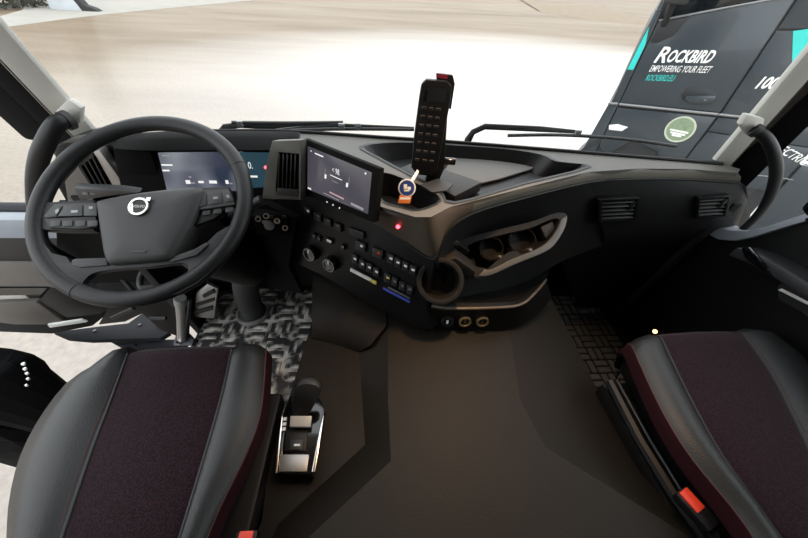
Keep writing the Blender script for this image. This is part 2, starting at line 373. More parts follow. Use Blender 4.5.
# A pillars: beige trim + black outer frame with seal
def pillar(name, lab, inner, outer, s):
    """inner/outer: base points; sweeps up with the rake of the windscreen"""
    r = thing(name, inner, lab, 'trim', kind='structure')
    rake = V((0, -.30, 1)) if s < 0 else V((-.11, -.20, 1)); tp = 1.30 if s < 0 else 1.2
    def swp(pts, nm, ma, bev=.006, z0=0.0):
        MB().rings([[p+rake*z0 for p in pts], [p+rake*(.3) for p in pts], [p+rake*tp+V((-s*.03, 0, 0)) for p in pts]]).build(nm, ma, r, bev=bev)
    i, o = inner, outer
    m1 = i.lerp(o, .72)+V((0, -.012, 0))
    swp([i, i+V((0, .018, 0)), m1+V((0, .03, 0)), m1], 'trim_face', K['pillar'])
    swp([m1+V((s*.002, .0, 0)), m1+V((0, .06, 0)), o+V((s*.004, .05, 0)), o+V((0, .006, 0))], 'edge_strip', K['doorgrey'] if s < 0 else K['panel'], .003)
    b = o+V((s*.006, .02, 0))
    f_ = -.075 if s > 0 else 0
    swp([b, b+V((0, .05, 0)), b+V((s*(.075 if s < 0 else .06), .09+f_, 0)), b+V((s*(.08 if s < 0 else .065), .015+f_, 0))], 'door_seal', K['hood'], .01, -.12 if s > 0 else -.25)
    w_ = .215 if s < 0 else .10
    if s < 0: swp([b+V((s*.081, .02+f_, 0)), b+V((s*.081, .10+f_, 0)), b+V((s*w_, .14+f_, 0)), b+V((s*w_, .06+f_, 0))], 'outer_frame', K['hood'], .012, -.12 if s > 0 else -.03)
    return r
PL = pillar('trim_1', 'pale beige windscreen pillar trim on the driver side with black door seal', P(98, 136, y=.985), P(75, 143, y=.975), -1)
PR = pillar('trim_2', 'beige windscreen pillar trim on the passenger side crossing the parked truck', P(715, 161, y=.955), P(731, 168, y=.945), 1)

# grab handles on the pillars
def grab(mpts, path, r, lab, md):
    t = thing('grab_handle', mpts[0], lab, 'handle', 'grab handles on the windscreen pillars')
    MB().prism(mpts, md).build('mount', K['pillar'], t, bev=.006)
    c = curve(path, 8); n = len(c)
    MB().tube(c, [r*(.85+.3*math.sin(math.pi*min(1, i/n*1.2+.1))) for i in range(n)], 14).build('grip', K['wheel_leather'], t)
    a, b = V(path[0]), (V(path[1])-V(path[0])).normalized()
    MB().ringwall(a-b*.004, a+b*.010, r*1.28, r*.8, 20).build('collar', K['rubber'], t)
grab(PS([(54, 112), (68, 99), (81, 108), (80, 124), (70, 126)], y=.925),
     [P(68, 120, y=.905), P(57, 124, y=.88), P(47, 140, y=.865), P(39, 160, y=.86), P(35, 185, y=.862), P(36, 215, y=.875), P(46, 245, y=.90), P(75, 262, y=.95)], .018,
     'black grab handle on the driver side pillar behind the steering wheel', (0, .02, 0))
grab(PS([(741, 125), (748, 114), (766, 119), (764, 125), (757, 139), (748, 136)], y=.885),
     [P(755, 130, y=.87), P(766, 138, y=.85), P(774, 155, y=.84), P(776, 175, y=.84), P(769, 198, y=.845), P(756, 217, y=.855), P(738, 233, y=.87), P(722, 242, y=.90)], .0135,
     'black grab handle on the passenger side pillar', (0, .02, 0))

# ================================================================== driver door, swung wide open (hinge at the front pillar)
d1 = thing('door_1', (-1.13, 1.12, -.15), 'open driver door with grey inner panels and pale window ledge', 'door', kind='structure')
YD = 1.10
X = lambda px, py, dy=0: P(px, py, y=YD+dy)
MB().prism([V((-1.12, YD, .56)), V((-2.15, YD, .56)), V((-2.15, YD, -.16)), V((-1.85, YD, -.19)), V((-1.62, YD, -.13)), V((-1.45, YD, -.0)), V((-1.14, YD, .05))], (0, .06, 0)).build('door_body', K['step'], d1, bev=.01)
MB().prism([V((-1.14, YD-.05, .552)), V((-2.15, YD-.05, .552)), V((-2.15, YD-.05, .465)), V((-1.14, YD-.05, .465))], (0, .10, 0)).build('window_ledge', K['ledge'], d1, bev=.012)
MB().prism([V((-1.14, YD-.02, .462)), V((-2.15, YD-.02, .462)), V((-2.15, YD-.02, .32)), V((-1.14, YD-.02, .33))], (0, .03, 0)).build('upper_panel', K['dark'], d1, bev=.008)
MB().prism([X(-40, 262, -.03), X(36, 263, -.03), X(62, 290, -.03), X(48, 287, -.03), X(-40, 287, -.03)], (0, .05, 0)).build('armrest_panel', K['doorgrey'], d1, bev=.008)
MB().prism([X(-40, 288, -.005), X(47, 288, -.005), X(36, 300, -.005), X(24, 303, -.005), X(-40, 303, -.005)], (0, .02, 0)).build('door_pocket', K['gloss'], d1)
MB().prism([X(-40, 297, -.045), X(25, 296, -.045), X(29, 298.5, -.045), X(-40, 301, -.045)], (0, .006, 0)).build('pocket_chrome_strip', K['satin'], d1, bev=.002)
MB().prism([X(-40, 304, -.03), X(36, 302, -.03), X(64, 322, -.03), X(54, 325, -.03), X(15, 325, -.03), X(-40, 318, -.03)], (0, .04, 0)).build('lower_panel', K['doorgrey'], d1, bev=.008)
MB().prism([X(39, 301, -.025), X(52, 287, -.025), X(90, 296, -.025), X(112, 306, -.025), X(100, 314, -.025), X(66, 318, -.025)], (0, .03, 0)).build('speaker_panel', K['black'], d1, bev=.006)
MB().prism([X(47, 325, -.04), X(81, 320, -.04), X(87, 322.5, -.04), X(50, 328, -.04)], (0, .012, 0)).build('courtesy_reflector', K['white'], d1, bev=.003)
# window frame and pane of the open door
MB().tube(curve([V((-1.13, YD+.02, .50)), V((-1.19, YD+.02, .72)), V((-1.20, YD+.02, .86)), V((-1.28, YD+.02, 1.15)), V((-1.34, YD+.02, 1.80)), V((-1.5, YD+.02, 1.86)), V((-2.13, YD+.02, 1.86)), V((-2.13, YD+.02, .5))], 5), .035, 10).build('window_frame', K['black'], d1)
MB().prism([V((-1.19, YD+.02, .54)), V((-1.20, YD+.02, .86)), V((-1.34, YD+.02, 1.82)), V((-2.11, YD+.02, 1.84)), V((-2.11, YD+.02, .54))], (0, .005, 0)).build('pane', K['glass'], d1)
# step panel beside the sill, with screws
sp = thing('step_panel', (-1.25, 1.0, -.35), 'slate grey step well panel with black screws below the open door', 'panel')
zs = -.22
MB().prism(PS([(52, 332), (100, 326), (128, 323), (142, 313), (160, 328), (170, 332), (160, 338), (90, 340), (66, 338)], z=zs), (0, 0, -.03)).build('upper_plate', K['step'], sp, bev=.006)
MB().prism(PS([(108, 339.5), (190, 339), (185, 345), (160, 348), (125, 349)], z=zs-.06), (0, 0, -.03)).build('lower_plate', K['step'], sp, bev=.006)
for px, py, dz in ((95, 331, 0), (140, 325, 0), (136, 345, -.06)):
    c = P(px, py, z=zs+dz); MB().cyl(c, c+V((0, 0, .006)), .011, 12, .008).build('screw', K['gloss'], sp)
MB().prism(PS([(156, 323), (166, 322), (167, 325), (157, 326)], z=zs+.02), (0, 0, -.02)).build('latch_clip', K['white'], sp, bev=.003)
# dark corner of the cab body behind the wheel: hinge plate and check strap
MB().prism([P(84, 292, y=1.09), P(120, 270, y=1.09), P(186, 270, y=1.09), P(186, 340, y=1.09), P(160, 330, y=1.09), P(142, 314, y=1.09), P(125, 322, y=1.09), P(98, 325, y=1.09), P(106, 312, y=1.09)], (0, .05, 0)).build('hinge_plate', K['black'], sp, bev=.006)
for a_, b_ in (((120, 276), (138, 296)), ((162, 272), (172, 283)), ((150, 318), (166, 318)), ((112, 318), (134, 308))):
    MB().tube([P(*a_, y=1.06), P(*b_, y=1.06)], .010, 8).build('check_strap', K['dark'], sp)
for k in range(2):  # cab entry treads under the door opening
    MB().box((-1.16, .72, -.45-.4*k), (.16, .30, .015)).build('tread', K['step'], sp, bev=.006)
MB().prism([V((-1.0, 1.3, -.06)), V((-1.0, .35, -.06)), V((-1.02, .35, -.95)), V((-1.02, 1.3, -.95))], (-.03, 0, 0)).build('back_plate', K['step'], sp, bev=.006)

# ================================================================== passenger door (closed)
d2 = thing('door_2', (1.05, .4, 0), 'closed passenger door with dark panel and blue grey window ledge', 'door', kind='structure')
XR = 1.05
Q = lambda px, py, x=XR: P(px, py, x=x)
lo = [Q(728, 230), Q(746, 231), Q(765, 227), Q(805, 214), Q(870, 195)]
dn = V((0, 0, -1))
MB().prism([V((XR, 1.25, 0)), V((XR, 1.25, .60)), V((XR, .95, .60))]+[p+V((0, 0, -.02)) for p in lo]+[V((XR, -.06, lo[-1].z)), V((XR, -.06, 0))], (.06, 0, 0)).build('door_body', K['black'], d2, bev=.004)
led = [lo[0]+V((0, .06, -.01))]+lo+[V((XR, -.06, lo[-1].z+.01))]
MB().rings([[p+V((-.005, 0, 0)), p+V((-.012, 0, -.04)), p+V((.07, 0, -.055)), p+V((.07, 0, .0))] for p in led]).build('window_ledge', K['ledge'], d2, bev=.005)
arm = PS([(742, 247), (760, 253), (790, 268), (830, 292), (880, 330)], x=1.0)
MB().rings([[p+V((-.02, 0, .0)), p+V((-.025, 0, -.035)), p+V((.06, 0, -.04)), p+V((.06, 0, .0))] for p in arm]).build('armrest_rail', K['dark'], d2, bev=.008)
MB().prism(PS([(744, 248), (752, 247), (772, 268), (776, 277), (768, 276), (748, 258)], x=.985), (-.012, 0, 0)).build('switch_plate', K['gloss'], d2, bev=.004)
for px, py in ((752, 254), (758, 261), (765, 269)):
    c = P(px, py, x=.978); MB().box(c, (.005, .012, .008)).build('window_switch', K['dark'], d2, bev=.002)
MB().prism(PS([(776, 287), (790, 275), (830, 300), (830, 335), (800, 312), (778, 300)], x=.99), (.04, 0, 0)).build('door_pocket', K['dark'], d2, bev=.006)
MB().prism(PS([(780, 290), (783, 288.5), (830, 312), (830, 315)], x=.984), (-.008, 0, 0)).build('pocket_chrome_strip', K['satin'], d2, bev=.002)
MB().prism(PS([(800, 208), (812, 196), (830, 190), (830, 206), (806, 217)], x=1.0), (.04, 0, 0)).build('inner_handle', K['gloss'], d2, bev=.008)
MB().prism(PS([(804, 219), (830, 208), (830, 213), (806, 222)], x=.995), (.01, 0, 0)).build('handle_chrome', K['chrome'], d2, bev=.002)
MB().prism([V((XR+.03, -.04, lo[-1].z)), lo[-1]+V((.03, 0, 0)), lo[2]+V((.03, 0, 0)), lo[0]+V((.03, .08, 0)), V((XR+.03, .62, 1.82)), V((XR+.03, -.04, 1.82))], (.005, 0, 0)).build('pane', K['glass'], d2)
MB().tube([V((XR+.03, .62, 1.84)), V((XR+.03, -.06, 1.84)), V((XR+.03, -.06, .8))], .03, 8).build('window_frame', K['black'], d2)

# ================================================================== dashboard
da = thing('dashboard', (0, .95, .3), 'dark wraparound truck dashboard with grey beige top band', 'dashboard')
ZD = .865
L0, L1 = V((-.43, .84, .48)), V((-.05, .595, .48))
FX = (L1-L0).normalized(); FN = FX.cross(V((0, .05, .30)).normalized()).normalized()
FU = FN.cross(FX).normalized()
if FN.dot(CAM-L0) < 0: FN = -FN
if FU.z < 0: FU = -FU
FP = (L0, FN)
F = lambda px, py, o=0: P(px, py, pl=(L0+FN*o, FN))

# -- top deck plate with the two storage trays cut out
trayA = PS([(364, 147), (400, 143), (455, 146), (505, 149.5), (540, 155), (556, 162), (586, 167), (520, 184), (455, 202), (440, 190), (410, 174), (380, 158)], z=ZD)
trayB = PS([(376, 175), (388, 174), (405, 180), (424, 188), (440, 200), (418, 210), (400, 207), (384, 202), (378, 190)], z=ZD)
trayA, trayB = curve(trayA, 3, True), curve(trayB, 3, True)
outer = PS([(275, 134), (300, 132), (340, 134), (380, 137.5), (440, 141.5), (500, 146), (550, 150), (600, 154), (660, 159), (722, 164), (740, 169), (738, 173), (690, 169), (640, 168.5), (588, 172), (520, 189), (450, 207), (431, 217), (415, 217), (382, 207), (330, 185), (268, 150)], z=ZD)
MB().holed(outer, [trayA, trayB], (0, 0, -.012)).build('top_deck', K['deck'], da, ang=40)
def tray(loop, dep, name, shrink, ma):
    c = sum(loop, V((0, 0, 0)))/len(loop)
    i1 = [p+(p-c).normalized()*0+V((0, 0, .002)) for p in loop]
    i2 = [c+(p-c)*shrink+V((0, 0, -dep)) for p in loop]
    i0 = [c+(p-c)*1.05+V((0, 0, .002)) for p in loop]
    t = MB(); n = len(loop)
    t.rings([i0, i1, i2], cap=False); t.poly(i2)
    return t.build(name, ma, da, ang=50)
tray(trayA, .045, 'storage_tray', .86, K['black'])
tray(trayB, .06, 'storage_tray', .85, K['black'])
# inner floor of the large tray and the divider that carries the phone holder
MB().prism(PS([(452, 160), (470, 156), (530, 158), (548, 165), (500, 180), (458, 190), (440, 178)], z=ZD-.04), (0, 0, .006)).build('tray_liner', K['liner'], da, bev=.002)
MB().prism(PS([(400, 168), (418, 160), (482, 182), (455, 196)], z=ZD-.012), (0, 0, -.03)).build('tray_divider', K['dash'], da, bev=.004)
# black seam strip along the windscreen edge
MB().tube(curve(PS([(110, 137), (180, 132), (240, 130.5), (300, 131.5), (380, 137), (440, 141), (500, 145.5), (600, 153.5), (700, 161.5), (723, 164)], z=ZD+.004), 3), .0055, 8).build('demister_strip', K['black'], da)

# -- band that wraps from the driver-facing panel over the apex to the passenger side
topr = PS([(300, 172), (382, 207), (415, 217), (431, 217), (450, 207), (475, 200), (520, 189), (588, 172), (640, 168.5), (690, 169), (738, 173)], z=ZD)
fl = [F(300, 186), F(367, 219), F(405, 241), F(434, 258)]
b3 = fl[3]
lowr = fl+[P(447, 231, z=.80), P(472, 212.5, z=.83), P(520, 198, z=.833), P(590, 181, z=.835), P(640, 178, z=.835), P(690, 178.5, z=.835), P(740, 182, z=.832)]
midr = [a.lerp(b, .5) for a, b in zip(topr, lowr)]
midr[3] += V((-.006, -.012, .012)); midr[4] += V((0, -.008, .008)); 
for k in range(5, 11): midr[k] += V((0, -.004, .004))
cw_ = [curve(r, 4) for r in (topr, midr, lowr)]
MB().sheet([r[:21] for r in cw_]).build('driver_panel', K['panel'], da, ang=80)
MB().sheet([r[20:] for r in cw_]).build('top_band', K['band'], da, ang=80)
MB().tube(curve([p+V((0, -.002, -.003)) for p in lowr[2:]], 3), .004, 8).build('band_edge', K['black'], da)
lp = plane3(topr[2], lowr[1], lowr[2]); ln_ = lp[1] if lp[1].dot(CAM-lp[0]) > 0 else -lp[1]; c = P(399, 225.5, pl=lp)
MB().cyl(c-ln_*.004, c+ln_*.008, .0055, 16, .004).build('alarm_led', K['led'], da)

# -- switch panel facing the driver
swo = [F(250, 205), F(300, 186), F(367, 219), F(405, 241), F(434, 258), F(425, 300), F(432, 331), F(415, 328), F(360, 299), F(320, 275), F(292, 262), F(262, 232)]
MB().prism([p-FN*.002 for p in swo], -FN*.05).build('switch_panel', K['black'], da, bev=.004)
def key(px, py, w, h, name='switch', ma='dark', o=.004, par=None):
    c = F(px, py, o); return MB().box(c, (w/2, h/2, .004), (FX, FU, FN)).build(name, K[ma], par or da, bev=.0015)
def icon(px, py, w, h, ma='icon', par=None, name='icon'):
    c = F(px, py, .0092); MB().box(c, (w/2, h/2, .0005), (FX, FU, FN)).build(name, K[ma], par or da, smooth=False)
for i, (px, py) in enumerate(((308, 212), (318, 217), (328, 222), (338, 227))):
    k = key(px, py, .026, .024)
    icon(px, py-1, .009, .003 if i else .006, 'icon' if i in (0,) else 'silver', k)
# climate knobs
for px, py in ((313.5, 252), (333, 262.5)):
    c = F(px, py, 0); kn = MB().cyl(c, c+FN*.022, .026, 28, .023).build('climate_knob', K['gloss'], da, bev=.002)
    MB().ringwall(c+FN*.0215, c+FN*.0235, .0225, .0195, 28).build('knob_ring', K['silver'], kn)
    MB().box(c+FN*.023+FU*.012, (.0015, .006, .0008), (FX, FU, FN)).build('knob_pointer', K['icon'], kn)
k = key(329, 241, .024, .014); icon(329, 241, .016, .008, 'icon', k, 'lit_symbol')
for px, py in ((314, 236), (319, 238.5), (343, 247)):
    k = key(px, py, .014, .016); icon(px, py, .006, .006, 'silver', k)
# blanked switch and rocker rows
key(357, 233, .05, .022, 'blank_cover')
for px, py in ((361, 246), (378, 253)):
    k = key(px, py, .034, .028); icon(px+.5, py, .008, .007, 'icon' if px < 370 else 'red', k)
row1 = [(391, 258.5), (398, 262.5), (405.5, 266), (413, 270)]
row2 = [(355, 259), (362.5, 264), (369.5, 267.5), (376.5, 272)]
row3 = [(388, 278), (395, 281.5), (402.5, 286), (410, 289.5)]
for row in (row1, row2, row3):
    for j, (px, py) in enumerate(row):
        k = key(px, py, .020, .030); icon(px, py, .009, .006, 'icon' if row is not row3 else ('yellow' if j == 0 else 'silver'), k)
def strip(a, b, h, ma, nm):
    p, q = F(*a, .009), F(*b, .009); d = (q-p).normalized(); u = FN.cross(d)
    return MB().box((p+q)/2, ((q-p).length/2, h/2, .002), (d, u, FN)).build(nm, K[ma], da, bev=.0008)
strip((350.5, 269.5), (371, 280), .012, 'white', 'white_label'); strip((371.5, 280.5), (376.5, 283), .012, 'yellow', 'yellow_label')
strip((383, 288), (410, 302), .008, 'bluep', 'blue_label'); strip((388, 287), (410, 298.5), .0035, 'silver', 'grey_label')

# -- touch screen turned to the driver
TL, TR = P(303, 138, z=.955), P(379, 168.5, z=.955)
TX = (TR-TL).normalized(); TN0 = TX.cross(V((0, 0, 1))); TN0 = TN0 if TN0.dot(CAM-TL) > 0 else -TN0
TU = (V((0, 0, 1))-TN0*.28).normalized(); TN = TN0*1+V((0, 0, .28)); TN = TN.normalized(); TU = TN.cross(TX); TU = TU if TU.z > 0 else -TU
S = lambda px, py, o=0: P(px, py, pl=(TL+TN*o, TN))
to = [S(303, 138), S(379, 168.5), S(374, 223), S(302, 194)]
scr = MB().prism(to, -TN*.02).build('display_housing', K['hood'], da, bev=.003)
def lcd(name, c0, c1, st, sc=3.0):
    ma = mat(name, (.02, .02, .025), .15); nt = ma.node_tree; b = nt.nodes['Principled BSDF']
    tc = nd(nt, 'ShaderNodeTexCoord'); nz = nd(nt, 'ShaderNodeTexNoise'); nz.inputs['Scale'].default_value = sc; nz.inputs['Detail'].default_value = 1
    nt.links.new(tc.outputs['Object'], nz.inputs['Vector']); cr = nd(nt, 'ShaderNodeValToRGB'); e = cr.color_ramp.elements
    e[0].position = .42; e[0].color = (*c0, 1); e[1].position = .62; e[1].color = (*c1, 1)
    nt.links.new(nz.outputs[0], cr.inputs[0]); nt.links.new(cr.outputs[0], b.inputs['Emission Color']); b.inputs['Emission Strength'].default_value = st; return ma
K['lcd1'] = lcd('display_grey_glow', (.045, .043, .053), (.07, .064, .08), .7)
K['lcd2'] = lcd('cluster_blue_glow', (.022, .032, .062), (.18, .19, .23), .6, 9.0)
K['lcd3'] = lcd('cluster_teal_glow', (.008, .028, .042), (.014, .045, .062), .8, 5.0)
K['uiw'] = mat('screen_white', (.1, .1, .1), .4, emit=((1, 1, 1), .6)); K['uig'] = mat('screen_grey', (.1, .1, .1), .4, emit=((.6, .55, .6), .25))
K['uir'] = mat('screen_pink', (.1, .1, .1), .4, emit=((.62, .36, .42), .5))
face = MB().prism([S(308, 146, .0004), S(372, 172.5, .0004), S(368, 214, .0004), S(307.5, 189, .0004)], TN*.0006).build('display_screen', K['lcd1'], da, smooth=False)
def ui(px, py, w, h, ma='uiw', nm='screen_mark'):
    MB().box(S(px, py, .0014), (w/2, h/2, .0002), (TX, TU, TN)).build(nm, K[ma], face, smooth=False)
ui(319, 155, .030, .0028); ui(365.5, 173.5, .004, .004); ui(309.5, 188.5, .012, .004); ui(311, 151, .003, .003)
ui(336, 177.5, .040, .0018); ui(325.5, 176.5, .006, .010); ui(347, 185, .006, .010); ui(325, 172, .001, .018, 'uig'); ui(349, 181, .001, .018, 'uig')
ui(335, 182, .022, .0012, 'uig'); ui(336.5, 195.5, .050, .0035, 'uir'); ui(331, 196.5, .055, .002, 'uig'); ui(357, 206.5, .040, .006, 'uig')
for px, py in ((327, 202), (333, 205), (339.5, 208)): ui(px, py, .0035, .0035)
text('< 98.', S(332, 172, .0016), TX, TU, .013, K['uiw'], face, 'screen_number')

# -- centre air vent beside the cluster, with its grey frame
VL, VR = P(262, 160, y=.80), P(301, 160, y=.775)
VX = (VR-VL).normalized(); VN = VX.cross(V((0, .25, 1)).normalized()); VN = VN if VN.dot(CAM-VL) > 0 else -VN
Cv = lambda px, py, o=0: P(px, py, pl=(VL+VN*o, VN)); VUp = VN.cross(VX); VUp = VUp if VUp.z > 0 else -VUp
MB().holed([Cv(272, 141), Cv(301, 140), Cv(301, 200), Cv(262, 199), Cv(266, 165)], [[Cv(278.5, 152), Cv(299, 154), Cv(298.5, 195), Cv(275.5, 192)]], -VN*.03).build('vent_frame', K['deck'], da, bev=.002)
MB().prism([Cv(276, 150, -.03), Cv(300, 152, -.03), Cv(300, 197, -.03), Cv(274, 194, -.03)], -VN*.01).build('vent_back', K['gloss'], da)
for k in range(5):
    px = 281+k*4.0; a, b = Cv(px, 153.5, -.008), Cv(px-1.2, 187, -.008)
    MB().box((a+b)/2, (.002, (a-b).length/2, .008), (VX, (a-b).normalized(), VN)).build('vent_slat', K['black'], da, bev=.0008)
MB().prism([Cv(277, 188, .001), Cv(298, 190, .001), Cv(298, 197, .001), Cv(276, 195, .001)], -VN*.012).build('vent_thumbwheel', K['dark'], da, bev=.002)

# -- instrument cluster under its hood
CL = P(215, 170, y=.855); CN = V((0, -1, .30)).normalized()
Cc = lambda px, py, o=0: P(px, py, pl=(CL+CN*o, CN)); CX = V((1, 0, 0)); CUp = CN.cross(CX); CUp = CUp if CUp.z > 0 else -CUp
MB().prism([Cc(125, 148), Cc(275, 148), Cc(276, 204), Cc(240, 206), Cc(120, 204)], -CN*.03).build('cluster_bezel', K['hood'], da, bev=.004)
scl = MB().prism([Cc(158, 152.5, .001), Cc(243, 151.5, .001), Cc(240, 191, .001), Cc(167, 190, .001)], CN*.0008).build('cluster_screen', K['lcd2'], da, smooth=False)
sc3 = MB().prism([Cc(240, 152, .001), Cc(269.5, 152.5, .001), Cc(266, 187, .001), Cc(238, 189, .001)], CN*.0009).build('cluster_screen', K['lcd3'], da, smooth=False)
def cu(px, py, w, h, ma='uiw'): MB().box(Cc(px, py, .0025), (w/2, h/2, .0002), (CX, CUp, CN)).build('screen_mark', K[ma], scl, smooth=False)
for px, py, w, h, ma in ((166, 155.5, .02, .003, 'uig'), (167, 165, .028, .004, 'uiw'), (166, 170.5, .018, .004, 'uiw'), (188, 182, .012, .010, 'uiw'), (193, 183, .010, .005, 'uig'), (201, 182, .014, .006, 'uiw'), (213, 182, .020, .008, 'uiw'), (227, 182, .008, .010, 'uiw'), (231, 183.5, .008, .004, 'uig'), (190, 177, .006, .003, 'uir')): cu(px, py, w, h, ma)
text('0.', Cc(248.5, 168.5, .003), CX, CUp, .018, K['uiw'], sc3, 'screen_number')
MB().box(Cc(253, 176.5, .0025), (.012, .0025, .0002), (CX, CUp, CN)).build('screen_mark', K['uiw'], sc3)
MB().cyl(Cc(266, 167.5, .001), Cc(266, 167.5, .004), .0045, 12).build('warning_lamp', K['led'], da)
hood = [[P(x, y, z=z) for x, y, z in r] for r in (
    [(96, 138, .875), (150, 133, .90), (210, 131, .905), (270, 131, .90), (300, 132, .878)],
    [(104, 140, .90), (150, 139, .925), (210, 137.5, .925), (270, 137, .922), (300, 138, .89)],
    [(118, 149, .905), (150, 150.5, .908), (210, 150, .908), (270, 150, .908), (280, 149, .90)],
    [(124, 152, .885), (155, 151.5, .885), (210, 150.5, .885), (262, 150.5, .885), (275, 151, .885)])]
MB().sheet([curve(r, 5) for r in hood]).build('cluster_hood', K['hood'], da, ang=60)
MB().prism([P(112, 148, y=.85), P(150, 152, y=.85), P(170, 206, y=.85), P(124, 206, y=.85)], (0, .05, 0)).build('cluster_side', K['hood'], da, bev=.006)
# -- driver side end of the dash with its air vent
MB().prism(PS([(53, 146), (78, 139), (118, 138), (128, 152), (118, 205), (70, 212), (55, 185)], y=.90), (0, .10, 0)).build('dash_end', K['dash'], da, bev=.015)
MB().prism(PS([(60, 143), (96, 138), (88, 150), (70, 168), (56, 166)], y=.885), (0, .06, 0)).build('end_cap', K['doorgrey'], da, bev=.012)
MB().prism(PS([(93, 152), (99, 150), (128, 190), (116, 192)], y=.865), (0, .03, 0)).build('vent_trim', K['alu'], da, bev=.003)
MB().prism(PS([(80, 165), (92, 154), (115, 192), (98, 196)], y=.875), (0, .03, 0)).build('vent_back', K['gloss'], da, bev=.002)
for k in range(4):
    a, b = P(82+k*4, 165-k*3.2, y=.868), P(100+k*4.2, 195-k*.8, y=.868)
    MB().box((a+b)/2, (.0022, (a-b).length/2, .008), ((a-b).normalized().cross(V((0, 1, 0))), (a-b).normalized(), V((0, 1, 0)))).build('vent_slat', K['black'], da, bev=.0008)
MB().prism(PS([(64, 182), (78, 166), (97, 195), (88, 206), (68, 205)], y=.868), (0, .03, 0)).build('light_switch_panel', K['doorgrey'], da, bev=.005)
# -- knee panel and ignition block below the cluster
MB().sheet([[P(60, 200, y=.90), P(120, 200, y=.87), P(200, 200, y=.86), P(270, 200, y=.83), P(300, 215, y=.80)],
            [P(60, 250, y=1.0), P(120, 248, y=.97), P(200, 240, y=.95), P(255, 235, y=.90), P(292, 262, y=.84)],
            [P(60, 280, y=1.1), P(120, 278, y=1.08), P(200, 275, y=1.08), P(250, 280, y=1.05), P(305, 290, y=.92)]]).build('knee_panel', K['hood'], da, solid=.02)
c = P(272, 222, y=.80)
MB().box(c, (.045, .02, .035)).build('ignition_block', K['hood'], da, bev=.008)
MB().cyl(c+V((0, -.018, .005)), c+V((0, -.03, .008)), .014, 18).build('ignition_barrel', K['silver'], da, bev=.002)
for k in range(5):
    px = 258+k*6.5; q = P(px, 217+(k % 2)*5, y=.775); MB().box(q, (.006, .003, .004)).build('small_button', K['silver'] if k % 2 else K['dark'], da, bev=.001)

# -- passenger side of the console: concave face, cup holder module, ring, socket shelf
G0 = lowr[3:8]
G1 = [P(440, 275, y=.64), P(462, 245, y=.74), P(485, 228, y=.79), P(530, 215, y=.83), P(594, 196, y=.875)]
G2 = [P(455, 308, y=.66), P(490, 300, y=.72), P(525, 285, y=.78), P(560, 262, y=.84), P(604, 245, y=.90)]
MB().sheet([curve(G0, 3), curve(G1, 3), curve(G2, 3)]).build('console_face', K['dash'], da, ang=60)
pc = plane3(P(470, 270, z=.655), P(560, 215, z=.765), P(457, 250, z=.695)); pn = pc[1] if pc[1].dot(CAM-pc[0]) > 0 else -pc[1]
H = lambda px, py, o=0: P(px, py, pl=(pc[0]+pn*o, pn))
rim = [H(*q) for q in ((452, 262), (450, 252), (462, 240), (492, 231), (530, 222), (556, 213), (567, 215), (565, 228), (556, 243), (545, 252), (516, 264), (490, 276), (476, 277), (460, 268))]
inn = [H(*q) for q in ((467, 262), (462, 252), (472, 243), (496, 236), (530, 228), (552, 219), (559, 220), (556, 230), (548, 241), (538, 248), (514, 258), (492, 268), (484, 268), (475, 266))]
MB().holed(curve(rim, 4, True), [curve(inn, 4, True)], -pn*.014).build('cup_holder_rim', K['dash'], da, bev=.0)
orim = curve([H(*q, .001) for q in ((478, 276), (490, 275), (516, 263.5), (545, 251.5), (555, 243), (564, 228), (566.5, 216))], 4); irim = curve([H(*q, .001) for q in ((484, 269.5), (492, 269), (512, 259), (536, 249.5), (548, 241), (556, 230), (561, 219))], 4)
MB().prism(orim+irim[::-1], pn*.004).build('cup_holder_trim', K['trimg'], da, bev=.0015)
MB().prism(curve([H(*q, .001) for q in ((486, 271), (500, 258), (513, 251), (523, 257), (514, 262), (492, 271))], 3, True), pn*.003).build('cup_divider', K['dash'], da)
ci = sum(inn, V((0, 0, 0)))/len(inn)
w = MB(); a1 = curve(inn, 4, True); a2 = [ci+(p-ci)*.92-pn*.06 for p in a1]
w.rings([[p-pn*.003 for p in a1], a2], cap=False); w.poly(a2); w.build('cup_holder_well', K['dash'], da, ang=60)
a0 = curve(rim, 4, True); cr_ = sum(rim, V((0, 0, 0)))/len(rim)
MB().rings([[p-pn*.010 for p in a0], [cr_+(p-cr_)*.9-pn*.055+V((0, .01, -.02)) for p in a0]], cap=False).build('cup_holder_body', K['dark'], da, ang=60)
for px, py, r in ((487, 250, .036), (517, 243, .042)):
    c = H(px, py, -.045); MB().ringwall(c, c+pn*.04, r, r-.004, 30).build('cup_ring', K['gloss'], da)
    MB().cyl(c-pn*.002, c+pn*.004, r-.004, 30).build('cup_base', K['black'], da)
    q = H(px+13, py+7, -.008); MB().cyl(q-pn*.004, q+pn*.006, .006, 12, .004).build('cup_clip', K['silver'], da)
MB().prism([H(541, 227, -.01), H(553, 221, -.01), H(555, 229, -.01), H(546, 239, -.01)], -pn*.03).build('coin_slot', K['dark'], da, bev=.003)
MB().prism(PS([(437, 247), (458, 244), (470, 252), (462, 262), (436, 258)], y=.70), (0, .03, 0)).build('card_slot', K['black'], da, bev=.004)
MB().prism(PS([(440, 243.5), (459, 243), (459, 246), (441, 246)], y=.695), (0, .012, 0)).build('slot_lip', K['panel'], da, bev=.002)
MB().prism(PS([(438, 262), (456, 258), (476, 272), (474, 280), (462, 276)], y=.645), (0, .05, 0)).build('console_bridge', K['dash'], da, bev=.006)
# round bottle holder
c = P(440.5, 281.5, y=.60); ax = (V((-.10, -1, .75))).normalized()
u = ax.orthogonal().normalized()
ho = MB().ringwall(c-ax*.07, c, .063, .050, 36).build('bottle_holder', K['dash'], da, bev=.004)
MB().cyl(c-ax*.075, c-ax*.07, .06, 30).build('bottle_holder_base', K['black'], da)
